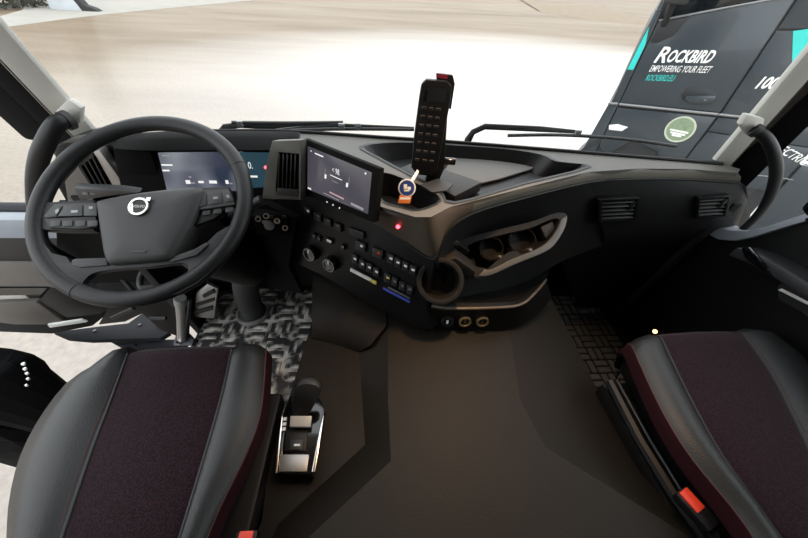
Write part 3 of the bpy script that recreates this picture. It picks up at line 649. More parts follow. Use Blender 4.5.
# socket shelf
lip = [P(432, 306, y=.60), P(450, 308.5, y=.60), P(500, 307.5, y=.60), P(522, 304, y=.62), P(536, 292, y=.68), P(546, 280, y=.75)]
MB().tube(curve(lip, 4), .0045, 8).build('shelf_lip', K['panel'], da)
bot = [P(424, 331, y=.60), P(450, 331.5, y=.60), P(500, 331, y=.60), P(522, 325, y=.62), P(540, 312, y=.68), P(552, 297, y=.75)]
MB().sheet([curve(lip, 4), curve(bot, 4)]).build('socket_panel', K['black'], da, solid=.02, ang=60)
MB().sheet([curve(lip, 4), curve([P(445, 296, y=.68), P(470, 294, y=.70), P(500, 290, y=.74), P(524, 283, y=.78), P(540, 275, y=.80), P(550, 268, y=.84)], 4)]).build('shelf', K['black'], da, ang=60)
for px, ma in ((447, 'silver'), (464.5, 'knobb'), (482, 'knobb')):
    c = P(px, 320.5, y=.598); nrm = V((0, -1, .15)).normalized()
    s = MB().ringwall(c, c+nrm*.010, .0185, .013, 24).build('socket', K[ma if ma != 'silver' else 'dark'], da, bev=.001)
    MB().cyl(c-nrm*.002, c+nrm*.006, .013, 20).build('socket_cap', K['black'], s)
    MB().box(c+nrm*.0065, (.003, .001, .006), (V((1, 0, 0)), nrm, nrm.cross(V((1, 0, 0))))).build('socket_symbol', K['icon'] if ma == 'silver' else K['knobb'], s)

# -- passenger side face, vents and glove box
R0 = [lowr[7], lowr[8], lowr[9], lowr[10], P(746, 186, z=.82)]
R1 = [P(594, 196, y=.875), P(640, 192, y=.872), P(690, 191, y=.868), P(738, 194, y=.868), P(748, 200, y=.90)]
R2 = [P(604, 232, y=.875), P(645, 228, y=.862), P(690, 224, y=.862), P(728, 222, y=.862), P(738, 226, y=.90)]
R3 = [P(604, 245, y=.90), P(645, 240, y=.90), P(690, 238, y=.90), P(724, 234, y=.90), P(732, 236, y=.93)]
MB().sheet([R0, R1, R2, R3]).build('passenger_face', K['dash'], da, ang=70)
MB().sheet([[P(560, 258, y=.86)]+R3, [P(575, 298, y=.90), P(615, 298, y=.95), P(650, 292, y=.96), P(690, 280, y=.96), P(715, 262, y=.96), P(722, 256, y=.97)], [P(575, 308, y=1.0), P(612, 308, y=1.05), P(648, 300, y=1.06), P(690, 290, y=1.06), P(718, 270, y=1.06), P(726, 262, y=1.07)]]).build('glove_box', K['black'], da, ang=50)
MB().prism(PS([(736, 184), (748, 196), (752, 215), (744, 240), (722, 247), (724, 228)], y=.94), (0, .08, 0)).build('end_panel', K['dash'], da, bev=.012)
for px, py in ((258, 219), (266, 216), (277, 221), (285, 228)): MB().ringwall(P(px, py, y=.765), P(px, py, y=.762), .008, .005, 14).build('key_ring', K['chrome'], da)
def pvent(q):
    qs = PS(q, y=.862); n = V((0, -1, 0)); c = sum(qs, V((0, 0, 0)))/4
    pull = V((0, -.012, 0)); inn = [c+(p-c)*.84 for p in qs]
    MB().holed([p+pull for p in qs], [[p+pull for p in inn]], (0, .03, 0)).build('vent_frame', K['black'], da, bev=.002)
    MB().prism([p+V((0, -.001, 0)) for p in inn], (0, .004, 0)).build('vent_back', K['gloss'], da)
    for k in range(5):
        t = (k+.5)/5; a = inn[0].lerp(inn[3], t)+V((0, -.006, 0)); b = inn[1].lerp(inn[2], t)+V((0, -.006, 0))
        d = (b-a).normalized(); MB().box((a+b)/2, ((b-a).length/2, .005, .0022), (d, V((0, .8, .6)), V((0, -.6, .8)))).build('vent_slat', K['black'], da, bev=.0006)
    a = inn[1].lerp(inn[2], .3)+V((-.012, -.008, 0)); MB().box(a, (.004, .006, .014)).build('vent_tab', K['dark'], da, bev=.001)
pvent([(597, 198), (638, 196), (635, 219), (597, 221)]); pvent([(696, 196), (728, 194), (724, 215), (694, 217)])

# ================================================================== steering wheel
WC = V((-.674, .654, .867)); ta = math.radians(31)
WX, WY = V((1, 0, 0)), V((0, math.cos(ta), math.sin(ta))); WN = V((0, -math.sin(ta), math.cos(ta)))
sw = thing('steering_wheel', WC-WN*.10, 'black leather steering wheel with grey hub and button spokes', 'steering wheel')
Wp = lambda px, py, o=0: P(px, py, pl=(WC+WN*o, WN))
wl = lambda a, r, o=0: WC+(WX*math.sin(a)+WY*math.cos(a))*r+WN*o
MB().tube([wl(2*math.pi*k/72, .214) for k in range(72)], .0175, 16, closed=True, flat=.9, upv=WN).build('rim', K['wheel_leather'], sw)
for a in (-62, 62, 140, 205):   # stitched joints of the leather
    a = math.radians(a); t = (wl(a+.01, .214)-wl(a-.01, .214)).normalized(); c = wl(a, .214)
    MB().tube([c-t*.0012, c+t*.0012], .0182, 16, flat=.92, upv=WN).build('rim_joint', K['piping'], sw)
hubpx = [(99, 212), (98, 205), (103, 201), (140, 194), (194, 188), (203, 190), (204, 196), (192, 225), (176, 254), (168, 260), (140, 263), (114, 265), (107, 260), (103, 240)]
ho = [Wp(*q, .012) for q in hubpx]; hc = curve(ho, 3, True); cc = sum(hc, V((0, 0, 0)))/len(hc)
rr = lambda s, o: [cc+(p-cc)*s+WN*o for p in hc]
hm = MB(); hm.rings([rr(.93, -.05), rr(1.0, -.02), rr(1.0, .0), rr(.96, .008), rr(.85, .012), rr(.5, .016)], cap=False); hm.poly(rr(.5, .016)); hm.poly(rr(.93, -.05))
hub = hm.build('hub', K['hub'], sw, ang=50)
for pts in ([(120, 222), (124, 221), (118, 234), (115, 235)], [(172, 216), (175, 215), (166, 229), (163, 230)]):
    MB().prism([Wp(*q, .0255) for q in pts], WN*.0015).build('hub_crease', K['hub'], hub, bev=.001)
MB().box(Wp(138.5, 251.5, .0262), (.014, .0022, .0008), (WX, WY, WN)).build('airbag_mark', K['dark'], hub)
# round emblem: chrome ring with arrow, dark disc and cross bar lettering
ec = Wp(140.5, 207.5, .0262)+WN*.003
em = MB().ringwall(ec, ec+WN*.004, .0205, .0155, 36).build('emblem_ring', K['chrome'], hub, bev=.0008)
MB().cyl(ec, ec+WN*.0022, .017, 32).build('emblem_disc', K['piping'], em)
MB().prism([ec+WX*.0125+WY*.0145, ec+WX*.0135+WY*.0205, ec+WX*.0215+WY*.0205, ec+WX*.0205+WY*.012], WN*.004).build('emblem_arrow', K['chrome'], em)
MB().prism([ec-WX*.0165+WY*.0005, ec-WX*.0135+WY*.010, ec-WX*.008-WY*.0145, ec-WX*.013-WY*.011], WN*.003).build('emblem_shine', K['chrome'], em)
text('VOLVO', ec-WX*.0125-WY*.003+WN*.0024, WX, WY, .006, K['white'], em, 'emblem_lettering', .0006, width=.025)
# upper spokes with button pads
def spoke(pts, nm='spoke'): return MB().prism([Wp(*q, -.012) for q in pts], WN*.018).build(nm, K['black'], sw, bev=.004)
spoke([(42, 224), (50, 206), (100, 203), (101, 234), (75, 234), (50, 233)]); spoke([(196, 192), (232, 190), (238, 207), (218, 222), (190, 232)])
def pad(pts, nm, ma='dark', o=.006, th=.007, par=None): return MB().prism([Wp(*q, o) for q in pts], WN*th).build(nm, K[ma], par or sw, bev=.0015)
pl_ = pad([(47, 217), (57, 205.5), (98, 204), (98.5, 216), (48, 219)], 'button_pad', 'hub')
for pts in ([(50, 216), (58, 206.5), (63, 206.5), (57, 216.5)], [(58.5, 216.5), (65, 206.5), (83, 205.5), (83, 216)], [(84.5, 216), (85, 205.5), (97, 205), (97.5, 216)]): pad(pts, 'wheel_button', 'dark', .013, .0018, pl_)
pad([(71, 210.5), (78, 210), (78, 212.5), (71, 213)], 'button_symbol', 'silver', .0148, .0006, pl_); pad([(89, 206.5), (93, 206.5), (93, 209), (89, 209)], 'button_symbol', 'silver', .0148, .0006, pl_); pad([(55, 211), (58.5, 208), (59, 212), (56, 214)], 'button_symbol', 'silver', .0148, .0006, pl_)
pl2 = pad([(48, 220), (98.5, 217.5), (99, 228), (80, 230), (52, 229)], 'lower_button_pad', 'black')
for x0 in (51, 63, 76, 88): pad([(x0, 221), (x0+10, 220.5), (x0+10, 226), (x0, 227)], 'wheel_button', 'dark', .013, .0015, pl2)
pr_ = pad([(197, 194), (205, 191.5), (230, 190.5), (236, 206), (194, 212)], 'button_pad', 'hub')
for pts in ([(198, 195), (206, 193), (207, 205), (197, 209)], [(208, 193), (221, 192), (223, 203), (209, 205)], [(223, 192), (230, 191.5), (234, 201), (225, 202.5)]): pad(pts, 'wheel_button', 'dark', .013, .0018, pr_)
pad([(213, 197), (218, 196.5), (218.5, 199), (213.5, 199.5)], 'button_symbol', 'silver', .0148, .0006, pr_); pad([(226, 195), (229, 195), (230, 198), (227, 198)], 'button_symbol', 'silver', .0148, .0006, pr_)
for x0, y0 in ((203, 211), (214, 209.5), (226, 208)): pad([(x0, y0), (x0+8, y0-1), (x0+8, y0+4), (x0, y0+5)], 'wheel_button', 'dark', .006, .003, pr_)
# lower spoke with its oval opening
lo_ = [(46, 240), (58, 255), (73, 259), (76, 264), (106, 263), (114, 266), (140, 265), (168, 262), (190, 254), (206, 249), (220, 235), (232, 228), (232, 250), (216, 272), (201, 285), (182, 295), (150, 303), (120, 304), (96, 301), (72, 290), (50, 268)]
hole = [(88, 288), (92, 280), (102, 274), (125, 270.5), (150, 269), (175, 266), (188, 265), (192, 270), (188, 279), (178, 287), (150, 292), (118, 294), (98, 293)]
MB().holed([Wp(*q, -.006) for q in lo_], [curve([Wp(*q, -.006) for q in hole], 3, True)], WN*.014).build('lower_spoke', K['wheel_leather'], sw, bev=.002)
pad([(74, 261), (78, 259.5), (108, 258.5), (110, 266), (82, 268), (75, 266)], 'spoke_trim', 'hub', .006, .006); pad([(172, 258), (196, 250), (208, 243), (209, 246), (198, 256), (172, 263)], 'spoke_trim', 'hub', .006, .006)
# steering column with stalks
stc = thing('steering_column', (-.67, 1.05, 0), 'dark steering column with stalks rising from the floor boot', 'steering column')
MB().tube([WC-WN*.045, WC-WN*.12, WC-WN*.28, V((-.62, .90, .45))], [.045, .075, .085, .07], 20).build('shroud', K['black'], stc)
MB().tube(curve([V((-.62, .88, .50)), P(246, 290, y=.98), P(253, 312, z=.03)], 6), [.05]*12+[.062], 20).build('column_boot', K['rubber'], stc)
c = P(253, 313, z=.02); MB().ringwall(c-V((0, 0, .02)), c+V((0, 0, .012)), .075, .062, 28).build('boot_collar', K['alu'], stc, bev=.003)
MB().prism([P(73, 188, y=.76), P(77, 195, y=.76), P(80, 201, y=.76), P(112, 196, y=.74), P(140, 193, y=.73), P(118, 190, y=.74)], (0, .02, .004)).build('indicator_stalk', K['dark'], stc, bev=.004)
for px in (86, 93): MB().box(P(px, 193, y=.755), (.006, .004, .002)).build('stalk_mark', K['silver'], stc)
MB().tube([P(228, 215, y=.74), P(252, 205, y=.76), P(262, 200, y=.765)], [.010, .012, .014], 12).build('wiper_stalk', K['dark'], stc)

# ================================================================== pedals, foot rest and sill post
pd = thing('pedal', P(205, 305, z=.10), 'ribbed grey accelerator pedal on the dirty driver floor', 'pedal')
pp = plane3(P(196, 318, z=.06), P(214, 318, z=.06), P(206, 288, z=.22)); pnn = pp[1] if pp[1].z > 0 else -pp[1]
Pp = lambda px, py, o=0: P(px, py, pl=(pp[0]+pnn*o, pnn))
MB().prism([Pp(193, 317), Pp(214, 319), Pp(218, 289), Pp(207, 284), Pp(196, 293)], -pnn*.02).build('pedal_plate', K['alu'], pd, bev=.006)
for a, b, c_, d in (((193, 311), (213, 305), (213, 309), (193, 314.5)), ((196, 303), (215, 297), (215, 300), (196, 306)), ((203, 294), (214, 288), (216, 292), (205, 297))):
    MB().prism([Pp(*a), Pp(*b), Pp(*c_), Pp(*d)], pnn*.010).build('rib', K['rubber'], pd, bev=.002)
MB().tube([Pp(206, 300, -.02), Pp(210, 280, -.04), V((-.85, 1.2, .35))], .014, 8).build('pedal_arm', K['black'], pd)
br = thing('pedal', P(168, 285, z=.25), 'black brake pedal hanging behind the steering wheel', 'pedal')
MB().tube(curve([V((-.78, 1.15, .60)), P(150, 262, y=1.05), P(140, 285, y=.98), P(150, 290, y=.97)], 5), .012, 10).build('pedal_arm', K['dark'], br)
MB().prism([P(140, 286, y=.95), P(170, 282, y=.95), P(172, 289, y=.95), P(143, 294, y=.95)], (0, .02, -.012)).build('pedal_plate', K['rubber'], br, bev=.004)
so = thing('lever_post', P(181, 342, z=.02), 'light grey upright post with bracket at the driver door sill', 'lever')
MB().tube([P(182, 341, z=.02), P(181, 320, z=.16), P(180, 298, z=.30)], [.018, .016, .018], 14).build('post', K['alu'], so)
MB().cyl(P(180.5, 304, z=.26), P(180, 298, z=.30), .022, 14).build('collar', K['silver'], so, bev=.002)
MB().prism(PS([(174, 346), (178, 333), (186, 330), (196, 340), (193, 346)], z=.015), (0, 0, .012)).build('bracket', K['sill'], so, bev=.003)
MB().tube([P(187, 336, z=.03), P(190, 300, z=.22)], .008, 8).build('guide_rod', K['dark'], so)
c = P(179, 343, z=.035); MB().cyl(c, c+V((0, 0, .008)), .009, 12).build('bolt', K['chrome'], so)

# ================================================================== floor mats made of raised tread blocks
def treads(mt, x0, x1, y0, y1, ma, block, pitch, keep, z):
    me = None; n = 0
    for i in range(int((x1-x0)/pitch)+1):
        for j in range(int((y1-y0)/pitch)+1):
            x, y = x0+i*pitch, y0+j*pitch
            if not keep(x, y): continue
            for q in (-1, 1):
                rot = (i+j) % 2; off = V((q*pitch*.25, 0, 0)) if rot else V((0, q*pitch*.25, 0))
                if me is None:
                    o = MB().box((0, 0, 0), (block/2, block*.21, .004)).build('tread_block', ma, mt, bev=.0022, seg=1); me = o.data
                else:
                    o = D.objects.new('tread_block', me); COL.objects.link(o); attach(o, mt)
                o.location = V((x, y, z))+off; o.rotation_euler = (0, 0, math.pi/2*rot); n += 1
    return n
dm = thing('floor_mat', (-.7, .95, 0), 'driver floor mat of black rubber smeared with pale dried dirt', 'floor mat', 'cab floor mats')
MB().prism([V((-.97, .55, 0)), V((-.42, .55, 0)), V((-.42, 1.22, 0)), V((-.97, 1.22, 0))], (0, 0, .012)).build('mat_sheet', K['dirty'], dm, bev=.004)
treads(dm, -.94, -.44, .74, 1.18, K['dirty'], .085, .105, lambda x, y: True, .0105)
pm = thing('floor_mat', (.7, .85, 0), 'clean black rubber floor mat with block tread before the passenger seat', 'floor mat', 'cab floor mats')
MB().prism([V((.40, .40, 0)), V((1.0, .40, 0)), V((1.0, 1.22, 0)), V((.40, 1.22, 0))], (0, 0, .012)).build('mat_sheet', K['floor'], pm, bev=.004)
treads(pm, .50, .98, .52, 1.18, K['mat'], .058, .066, lambda x, y: True, .014)

# ================================================================== engine tunnel
tu = thing('engine_tunnel', (0, .4, 0), 'broad dark rubber covered engine tunnel between the two seats', 'engine tunnel')
A = [V((-.135, 1.0, .45)), P(388, 330, z=.45), P(388, 400, z=.45), P(391, 461, z=.45), P(309, 537, z=.45), V((-.42, -.3, .45)), V((-.42, -1.05, .45))]
B = [V((.245, 1.0, .45)), P(512, 343, z=.45), P(520, 400, z=.45), P(545, 447, z=.45), P(690, 537, z=.45), V((.55, -.3, .45)), V((.55, -1.05, .45))]
tc_ = MB(); 
mid = [[a.lerp(b, t)+V((0, 0, .012*math.sin(math.pi*t))) for t in (0, .06, .25, .5, .75, .94, 1)] for a, b in zip(A, B)]
tc_.sheet(mid); tc_.build('tunnel_cover', K['tunnel'], tu, ang=70)
A2 = [V((-.235, 1.0, .36)), P(358, 335, z=.37), P(362, 395, z=.365), P(365, 445, z=.365), P(278, 524, z=.365), V((-.52, -.3, .36)), V((-.52, -1.05, .36))]
Am = [a.lerp(b, .5)+V((.012, 0, .008)) for a, b in zip(A, A2)]
MB().sheet([A, Am, A2]).build('left_bevel', K['tunnel'], tu, ang=70)
A3 = [V((-.40, 1.0, .36)), P(312, 322, z=.375), P(290, 395, z=.365), P(270, 452, z=.365), P(262, 520, z=.362), V((-.54, -.3, .35)), V((-.54, -1.05, .35))]
MB().sheet([A2, A3]).build('console_pocket', K['tunnel'], tu, ang=70)
MB().sheet([A3, [V((p.x-.03, p.y, 0)) for p in A3]]).build('left_side', K['tunnel'], tu, ang=70)
# front shoulder: the pocket climbs to the dash in a soft ramp
sh = [[V((-.40, 1.0, .50)), V((-.24, 1.0, .50)), V((-.13, 1.0, .47))], [P(312, 290, z=.47), P(340, 306, z=.47), P(386, 326, z=.457)], [P(312, 326, z=.415), P(340, 333, z=.415), P(370, 346, z=.42)], [P(312, 338, z=.378), P(335, 344, z=.372), P(358, 352, z=.372)]]
MB().sheet([curve(r, 4) for r in sh]).build('front_shoulder', K['tunnel'], tu, ang=80)
MB().sheet([[r[0] for r in sh], [V((r[0].x-.02, r[0].y, 0)) for r in sh]]).build('shoulder_side', K['tunnel'], tu, ang=80)
B2 = [V((.40, 1.0, .38)), P(548, 292, z=.38), P(575, 345, z=.36), P(600, 395, z=.35), P(640, 436, z=.34), P(700, 500, z=.33), V((.60, -.3, .38)), V((.60, -1.05, .38))]
B1 = [B[0], B[1].lerp(B[0], .3), B[1], B[2], B[3], B[4], B[5], B[6]]
Bm = [a.lerp(b, .35)+V((.0, 0, .0)) for a, b in zip(B1, B2)]
MB().sheet([B1, Bm, B2]).build('right_bevel', K['tunnel'], tu, ang=70)
MB().sheet([B2, [V((p.x+.03, p.y, 0)) for p in B2]]).build('right_side', K['tunnel'], tu, ang=70)

# ================================================================== gear selector
gs = thing('gear_selector', P(298, 430, z=.37), 'gear selector with black leather lever and chrome edged base beside driver seat', 'gear selector')
zg = .405
Z = lambda px, py, z=zg: P(px, py, z=z)
MB().prism([Z(276, 474), Z(313, 474), Z(325, 408), Z(318, 396), Z(290, 396), Z(283, 412)], (0, 0, -.04)).build('base', K['gloss'], gs, bev=.004)
MB().prism([Z(280.5, 455, zg+.001), Z(309.5, 455, zg+.001), Z(307, 472.5, zg+.001), Z(279, 472.5, zg+.001)], (0, 0, .006)).build('rear_cover', K['alu'], gs, bev=.003)
for a in ([(275, 474), (278, 474), (283.5, 417), (281.5, 417)], [(312, 473), (315.5, 473), (324.5, 416), (322.5, 416)]):
    MB().prism([Z(*q, zg+.002) for q in a], (0, 0, .008)).build('chrome_edge', K['chrome'], gs, bev=.002)
MB().prism([Z(286, 430, zg+.001), Z(308, 430, zg+.001), Z(306, 452, zg+.001), Z(284, 452, zg+.001)], (0, 0, .005)).build('button_panel', K['black'], gs, bev=.002)
bt = MB().prism([Z(291, 440, zg+.006), Z(303, 440, zg+.006), Z(302, 450, zg+.006), Z(290, 450, zg+.006)], (0, 0, .003)).build('parking_button', K['dark'], gs, bev=.001)
MB().prism([Z(294, 444, zg+.0092), Z(300, 444, zg+.0092), Z(300, 446, zg+.0092), Z(294, 446, zg+.0092)], (0, 0, .0005)).build('button_mark', K['icon'], bt)
for q in ((285, 419), (284.5, 424), (284, 429)): MB().box(Z(*q, zg+.003), (.004, .004, .001)).build('position_mark', K['icon'], gs)
MB().prism([Z(291, 417, zg+.02), Z(312, 417, zg+.02), Z(311, 428, zg+.014), Z(290, 428, zg+.014)], (0, 0, .008)).build('lever_collar', K['satin'], gs, bev=.002)
g0, g1, g2, g3 = Z(302, 413, zg+.035), Z(303, 404, zg+.06), Z(307, 391, zg+.085), Z(309, 381, zg+.075)
def oval(c, a, b, ax=V((1, 0, 0)), ay=V((0, .5, .86)), n=18): return [c+ax*a*math.cos(6.2832*k/n)+ay*b*math.sin(6.2832*k/n) for k in range(n)]
MB().rings([oval(g0, .022, .018), oval(g1, .026, .020), oval(g2+V((.002, 0, 0)), .035, .024), oval(g2.lerp(g3, .6), .036, .024), oval(g3, .026, .016)]).build('lever', K['leather'], gs, sub=1)

# ================================================================== seats
def seat(lab, cols, cx, group, buckle, s):
    """cols: boundary curves (front to back, pixels on the cushion plane) with their heights"""
    st = thing('driver_seat' if s < 0 else 'passenger_seat', (cx, .2, 0), lab, 'seat', group)
    C = {}
    for n, (pts, z) in cols.items():
        c3 = curve([P(a, b, z=z) for a, b in pts], 6)
        d = (c3[-1]-c3[-4]).normalized(); last = c3[-1]
        yb = -.10
        while last.y > yb: last = last+d*.04 if d.y < -.2 else last+V((0, -.04, 0)); c3.append(last.copy())
        f0 = c3[0]; fr = V((0, 1, 0))
        front = [f0+fr*.030+V((0, 0, -.115)), f0+fr*.032+V((0, 0, -.055)), f0+fr*.020+V((0, 0, -.018))]
        ins = s if n == 'st' else (-s if n == 'out' else 0)
        front = [q+V((ins*w, 0, 0)) for q, w in zip(front, (.05, .03, .01))]
        C[n] = front+c3
    m_ = min(len(c) for c in C.values()); C = {n: resample(c, 26) for n, c in C.items()}
    def strip_(names, nm, ma, solid=0):
        return MB().sheet([C[n] for n in names]).build(nm, K[ma], st, ang=75)
    def mid_(a, b, dz, t=.5): return [p.lerp(q, t)+V((0, 0, dz)) for p, q in zip(C[a], C[b])]
    C['m1'] = mid_('out', 'sl', .022, .35); C['m2'] = mid_('out', 'sl', .022, .75)
    C['c1'] = mid_('sl', 'sr', .006, .1); C['c2'] = mid_('sl', 'sr', .010, .5); C['c3'] = mid_('sl', 'sr', .006, .9)
    C['m3'] = mid_('sr', 'st', .020, .3); C['m4'] = mid_('sr', 'st', .016, .8)
    o1 = [p+V((s*.004, 0, -.04)) for p in C['out']]; o2 = [p+V((-s*.01, 0, -.14)) for p in C['out']]; C['o1'], C['o2'] = o1, o2
    strip_(['o2', 'o1', 'out', 'm1', 'm2', 'sl'], 'outer_bolster', 'leather'); strip_(['sl', 'c1', 'c2', 'c3', 'sr'], 'centre_panel', 'fabric'); strip_(['sr', 'm3', 'm4', 'st'], 'inner_bolster', 'leather')
    k1 = [p+V((-s*.008, 0, -.035)) for p in C['st']]; k2 = [p+V((s*.002, 0, -.05)) for p in C['st']]; C['k3'] = [p+V((s*.03, 0, -.06)) for p in C['st']]; C['k4'] = [p+V((s*.05, 0, -.15)) for p in C['st']]; C['k1'], C['k2'] = k1, k2
    strip_(['st', 'k1', 'k2'], 'side_skirt', 'skirt'); strip_(['k2', 'k3', 'k4'], 'side_shell', 'black')
    for n in ('sl', 'sr'): MB().tube([p+V((0, 0, .001)) for p in C[n]], .003, 8).build('piping', K['piping'], st)
    for n, d in (('sl', -.008*s*-1), ('sr', .008*s*-1)): MB().tube([p+V((d, 0, .0035)) for p in C[n]], .0011, 5).build('stitch_line', K['seam'], st)
    MB().tube(C['st'], .0016, 5).build('stitch_line', K['seam'], st)
    # pan, suspension base and rails
    xs = sorted([C['out'][12].x, C['st'][12].x])
    MB().prism([V((xs[0]+.0, -.1, .41)), V((xs[1]-.0, -.1, .41)), V((xs[1], .44, .41)), V((xs[0], .44, .41))], (0, 0, -.06)).build('seat_pan', K['black'], st, bev=.01)
    MB().box((cx, .13, .20), (.17, .20, .15)).build('suspension', K['black'], st, bev=.02)
    for q in (-1, 1): MB().box((cx+q*.16, .15, .025), (.02, .26, .025)).build('floor_rail', K['dark'], st, bev=.004)
    # backrest, leaning back, with its own bolsters
    def back(x0, x1, nm, ma, dy, tw):
        MB().rings([[V((x0+tw[0]*t, -.12-.22*t-dy, .50+.75*t)), V((x1+tw[1]*t, -.12-.22*t-dy, .50+.75*t)), V((x1+tw[1]*t, -.24-.22*t, .50+.75*t)), V((x0+tw[0]*t, -.24-.22*t, .50+.75*t))] for t in (0, .2, .5, .8, 1)]).build(nm, K[ma], st, bev=.02)
    back(cx-.14, cx+.14, 'backrest_panel', 'fabric', 0, (.0, .0)); back(cx-.24, cx-.142, 'backrest_bolster', 'leather', -.03, (.04, 0)); back(cx+.142, cx+.24, 'backrest_bolster', 'leather', -.03, (0, -.04))
    MB().rings([oval(V((cx, -.40, 1.28)), .10, .03, V((1, 0, 0)), V((0, 1, 0))), oval(V((cx, -.40, 1.34)), .13, .05, V((1, 0, 0)), V((0, 1, 0))), oval(V((cx, -.42, 1.46)), .12, .045, V((1, 0, 0)), V((0, 1, 0)))]).build('headrest', K['leather'], st, bev=.015)
    return st, C
def resample(c, n):
    L = [0]
    for a, b in zip(c, c[1:]): L.append(L[-1]+(b-a).length)
    # keep the rounded front dense, then even steps
    T = [0, L[1], L[2], L[3]]; rest = n-4; T += [L[3]+(L[-1]-L[3])*(k+1)/rest for k in range(rest)]
    out = []
    for t in T:
        i = max(k for k in range(len(L)) if L[k] <= t+1e-9); i = min(i, len(c)-2); f = (t-L[i])/max(1e-9, L[i+1]-L[i]); out.append(c[i].lerp(c[i+1], min(1, f)))
    return out
ds, _ = seat('driver seat with dark purple woven centre and black leather bolsters', {
    'out': ([(112, 356), (72, 378), (42, 414), (20, 456), (9, 500), (6, 545)], .525), 'sl': ([(128, 354), (112, 398), (92, 450), (62, 538)], .55),
    'sr': ([(232, 350), (222, 395), (205, 455), (180, 538)], .55), 'st': ([(266, 351), (261, 410), (247, 452), (221, 505), (206, 540)], .548)}, -.62, 'cab seats', None, -1)
ps, _ = seat('passenger seat with dark purple woven centre and black leather bolsters', {
    'out': ([(778, 337), (800, 352), (822, 380), (850, 440), (880, 520)], .525), 'sl': ([(742, 334), (770, 373), (803, 438), (838, 510)], .55),
    'sr': ([(661, 338), (687, 393), (718, 450), (752, 498), (785, 545)], .55), 'st': ([(632, 346), (657, 401), (687, 452), (734, 510), (755, 540)], .548)}, .73, 'cab seats', None, 1)
MB().cyl(P(655, 331.5, y=.545), P(655, 331.5, y=.535), .006, 12).build('marker_lamp', K['amber'], ps)
# runner rail along the passenger seat edge
MB().tube(PS([(610, 382), (640, 440), (672, 492), (700, 530), (715, 560)], z=.43), .014, 8).build('side_rail', K['black'], ps)
MB().tube(PS([(617, 380), (650, 440), (682, 492)], z=.435), .004, 6).build('rail_bead', K['dark'], ps)
def buckle(c, dr, lab):
    r = thing('belt_buckle', c, lab, 'buckle', 'seat belt buckles'); c = V(c); dr = V(dr).normalized(); sd = dr.cross(V((0, 0, 1))).normalized(); up = sd.cross(dr)
    MB().box(c, (.034, .019, .011), (dr, sd, up)).build('housing', K['black'], r, bev=.004)
    MB().box(c+dr*.014+up*.010, (.019, .0125, .004), (dr, sd, up)).build('release_button', K['red'], r, bev=.002)
    MB().prism([c-dr*.03+sd*.012, c-dr*.03-sd*.012, c-dr*.12-up*.06-sd*.012, c-dr*.12-up*.06+sd*.012], up*-.004).build('stalk_strap', K['rubber'], r, bev=.001)
cb = P(695, 509, z=.49); buckle(cb, P(685, 500, z=.49)-P(703, 520, z=.49), 'black belt buckle with red button beside the passenger seat')
cb = P(243, 556, z=.50); buckle(cb, V((.02, 1, 0)), 'black belt buckle with red button beside the driver seat')

# ================================================================== handset in its cradle on the dash
hp = thing('phone_handset', P(432, 178, z=.83), 'black handset with keypad standing on the dashboard top', 'handset')
ph0, ph1 = P(429, 178, y=.79), P(440, 84, y=.815)
HU = (ph1-ph0).normalized(); HXx = V((1, -.12, 0)); HXx = (HXx-HU*HXx.dot(HU)).normalized(); HN = HXx.cross(HU).normalized()
HN = HN if HN.dot(CAM-ph0) > 0 else -HN
Hh = lambda px, py, o=0: P(px, py, pl=(ph0+HN*o, HN))
hout = [Hh(411, 168), Hh(414, 135), Hh(419, 97), Hh(421, 84), Hh(426, 79), Hh(447, 81), Hh(452, 86), Hh(451, 100), Hh(444, 135), Hh(437, 172), Hh(431, 177), Hh(417, 175)]
body = MB().prism(hout, -HN*.028).build('body', K['black'], hp, bev=.006)
MB().prism([Hh(425.5, 86, .0003), Hh(447.5, 88, .0003), Hh(445, 103, .0003), Hh(423.5, 101, .0003)], HN*.0008).build('screen', K['gloss'], hp, bev=.0006)
for r in range(7):
    for c in range(3):
        t = r/6; px = 424+c*7.2-t*6.8; py = 108+r*8.6+c*.8
        k = MB().box(Hh(px, py, .001), (.0058, .0032, .0018), (HXx, HU, HN)).build('key', K['dark'], hp, bev=.001, seg=1)
        MB().box(Hh(px, py, .0032), (.0016, .0012, .0003), (HXx, HU, HN)).build('key_symbol', K['dark'], k)
MB().prism([Hh(436, 73, -.014), Hh(453, 75, -.014), Hh(455, 84, -.014), Hh(451, 110, -.014), Hh(438, 100, -.014)], -HN*.02).build('cradle_clip', K['black'], hp, bev=.003)
K['dred'] = mat('dark_red_label', (.25, .01, .03), .4)
MB().prism([Hh(437.5, 73.5, -.0135), Hh(448, 74.8, -.0135), Hh(447, 79, -.0135), Hh(436, 77.5, -.0135)], HN*.001).build('red_label', K['dred'], hp)
MB().prism([Hh(448, 110, -.015), Hh(444, 170, -.015), Hh(436, 188, -.015), Hh(424, 186, -.015), Hh(428, 170, -.015), Hh(438, 120, -.015)], -HN*.025).build('cradle_arm', K['black'], hp, bev=.004)
c = Hh(447, 161, -.02); MB().ringwall(c-HXx*.006, c+HXx*.022, .009, .005, 16).build('clamp_screw', K['gloss'], hp, bev=.001)
MB().prism(PS([(420, 184), (438, 178), (453, 184), (447, 190), (432, 192)], z=ZD+.006), (0, 0, -.006)).build('cradle_foot', K['rubber'], hp, bev=.004)
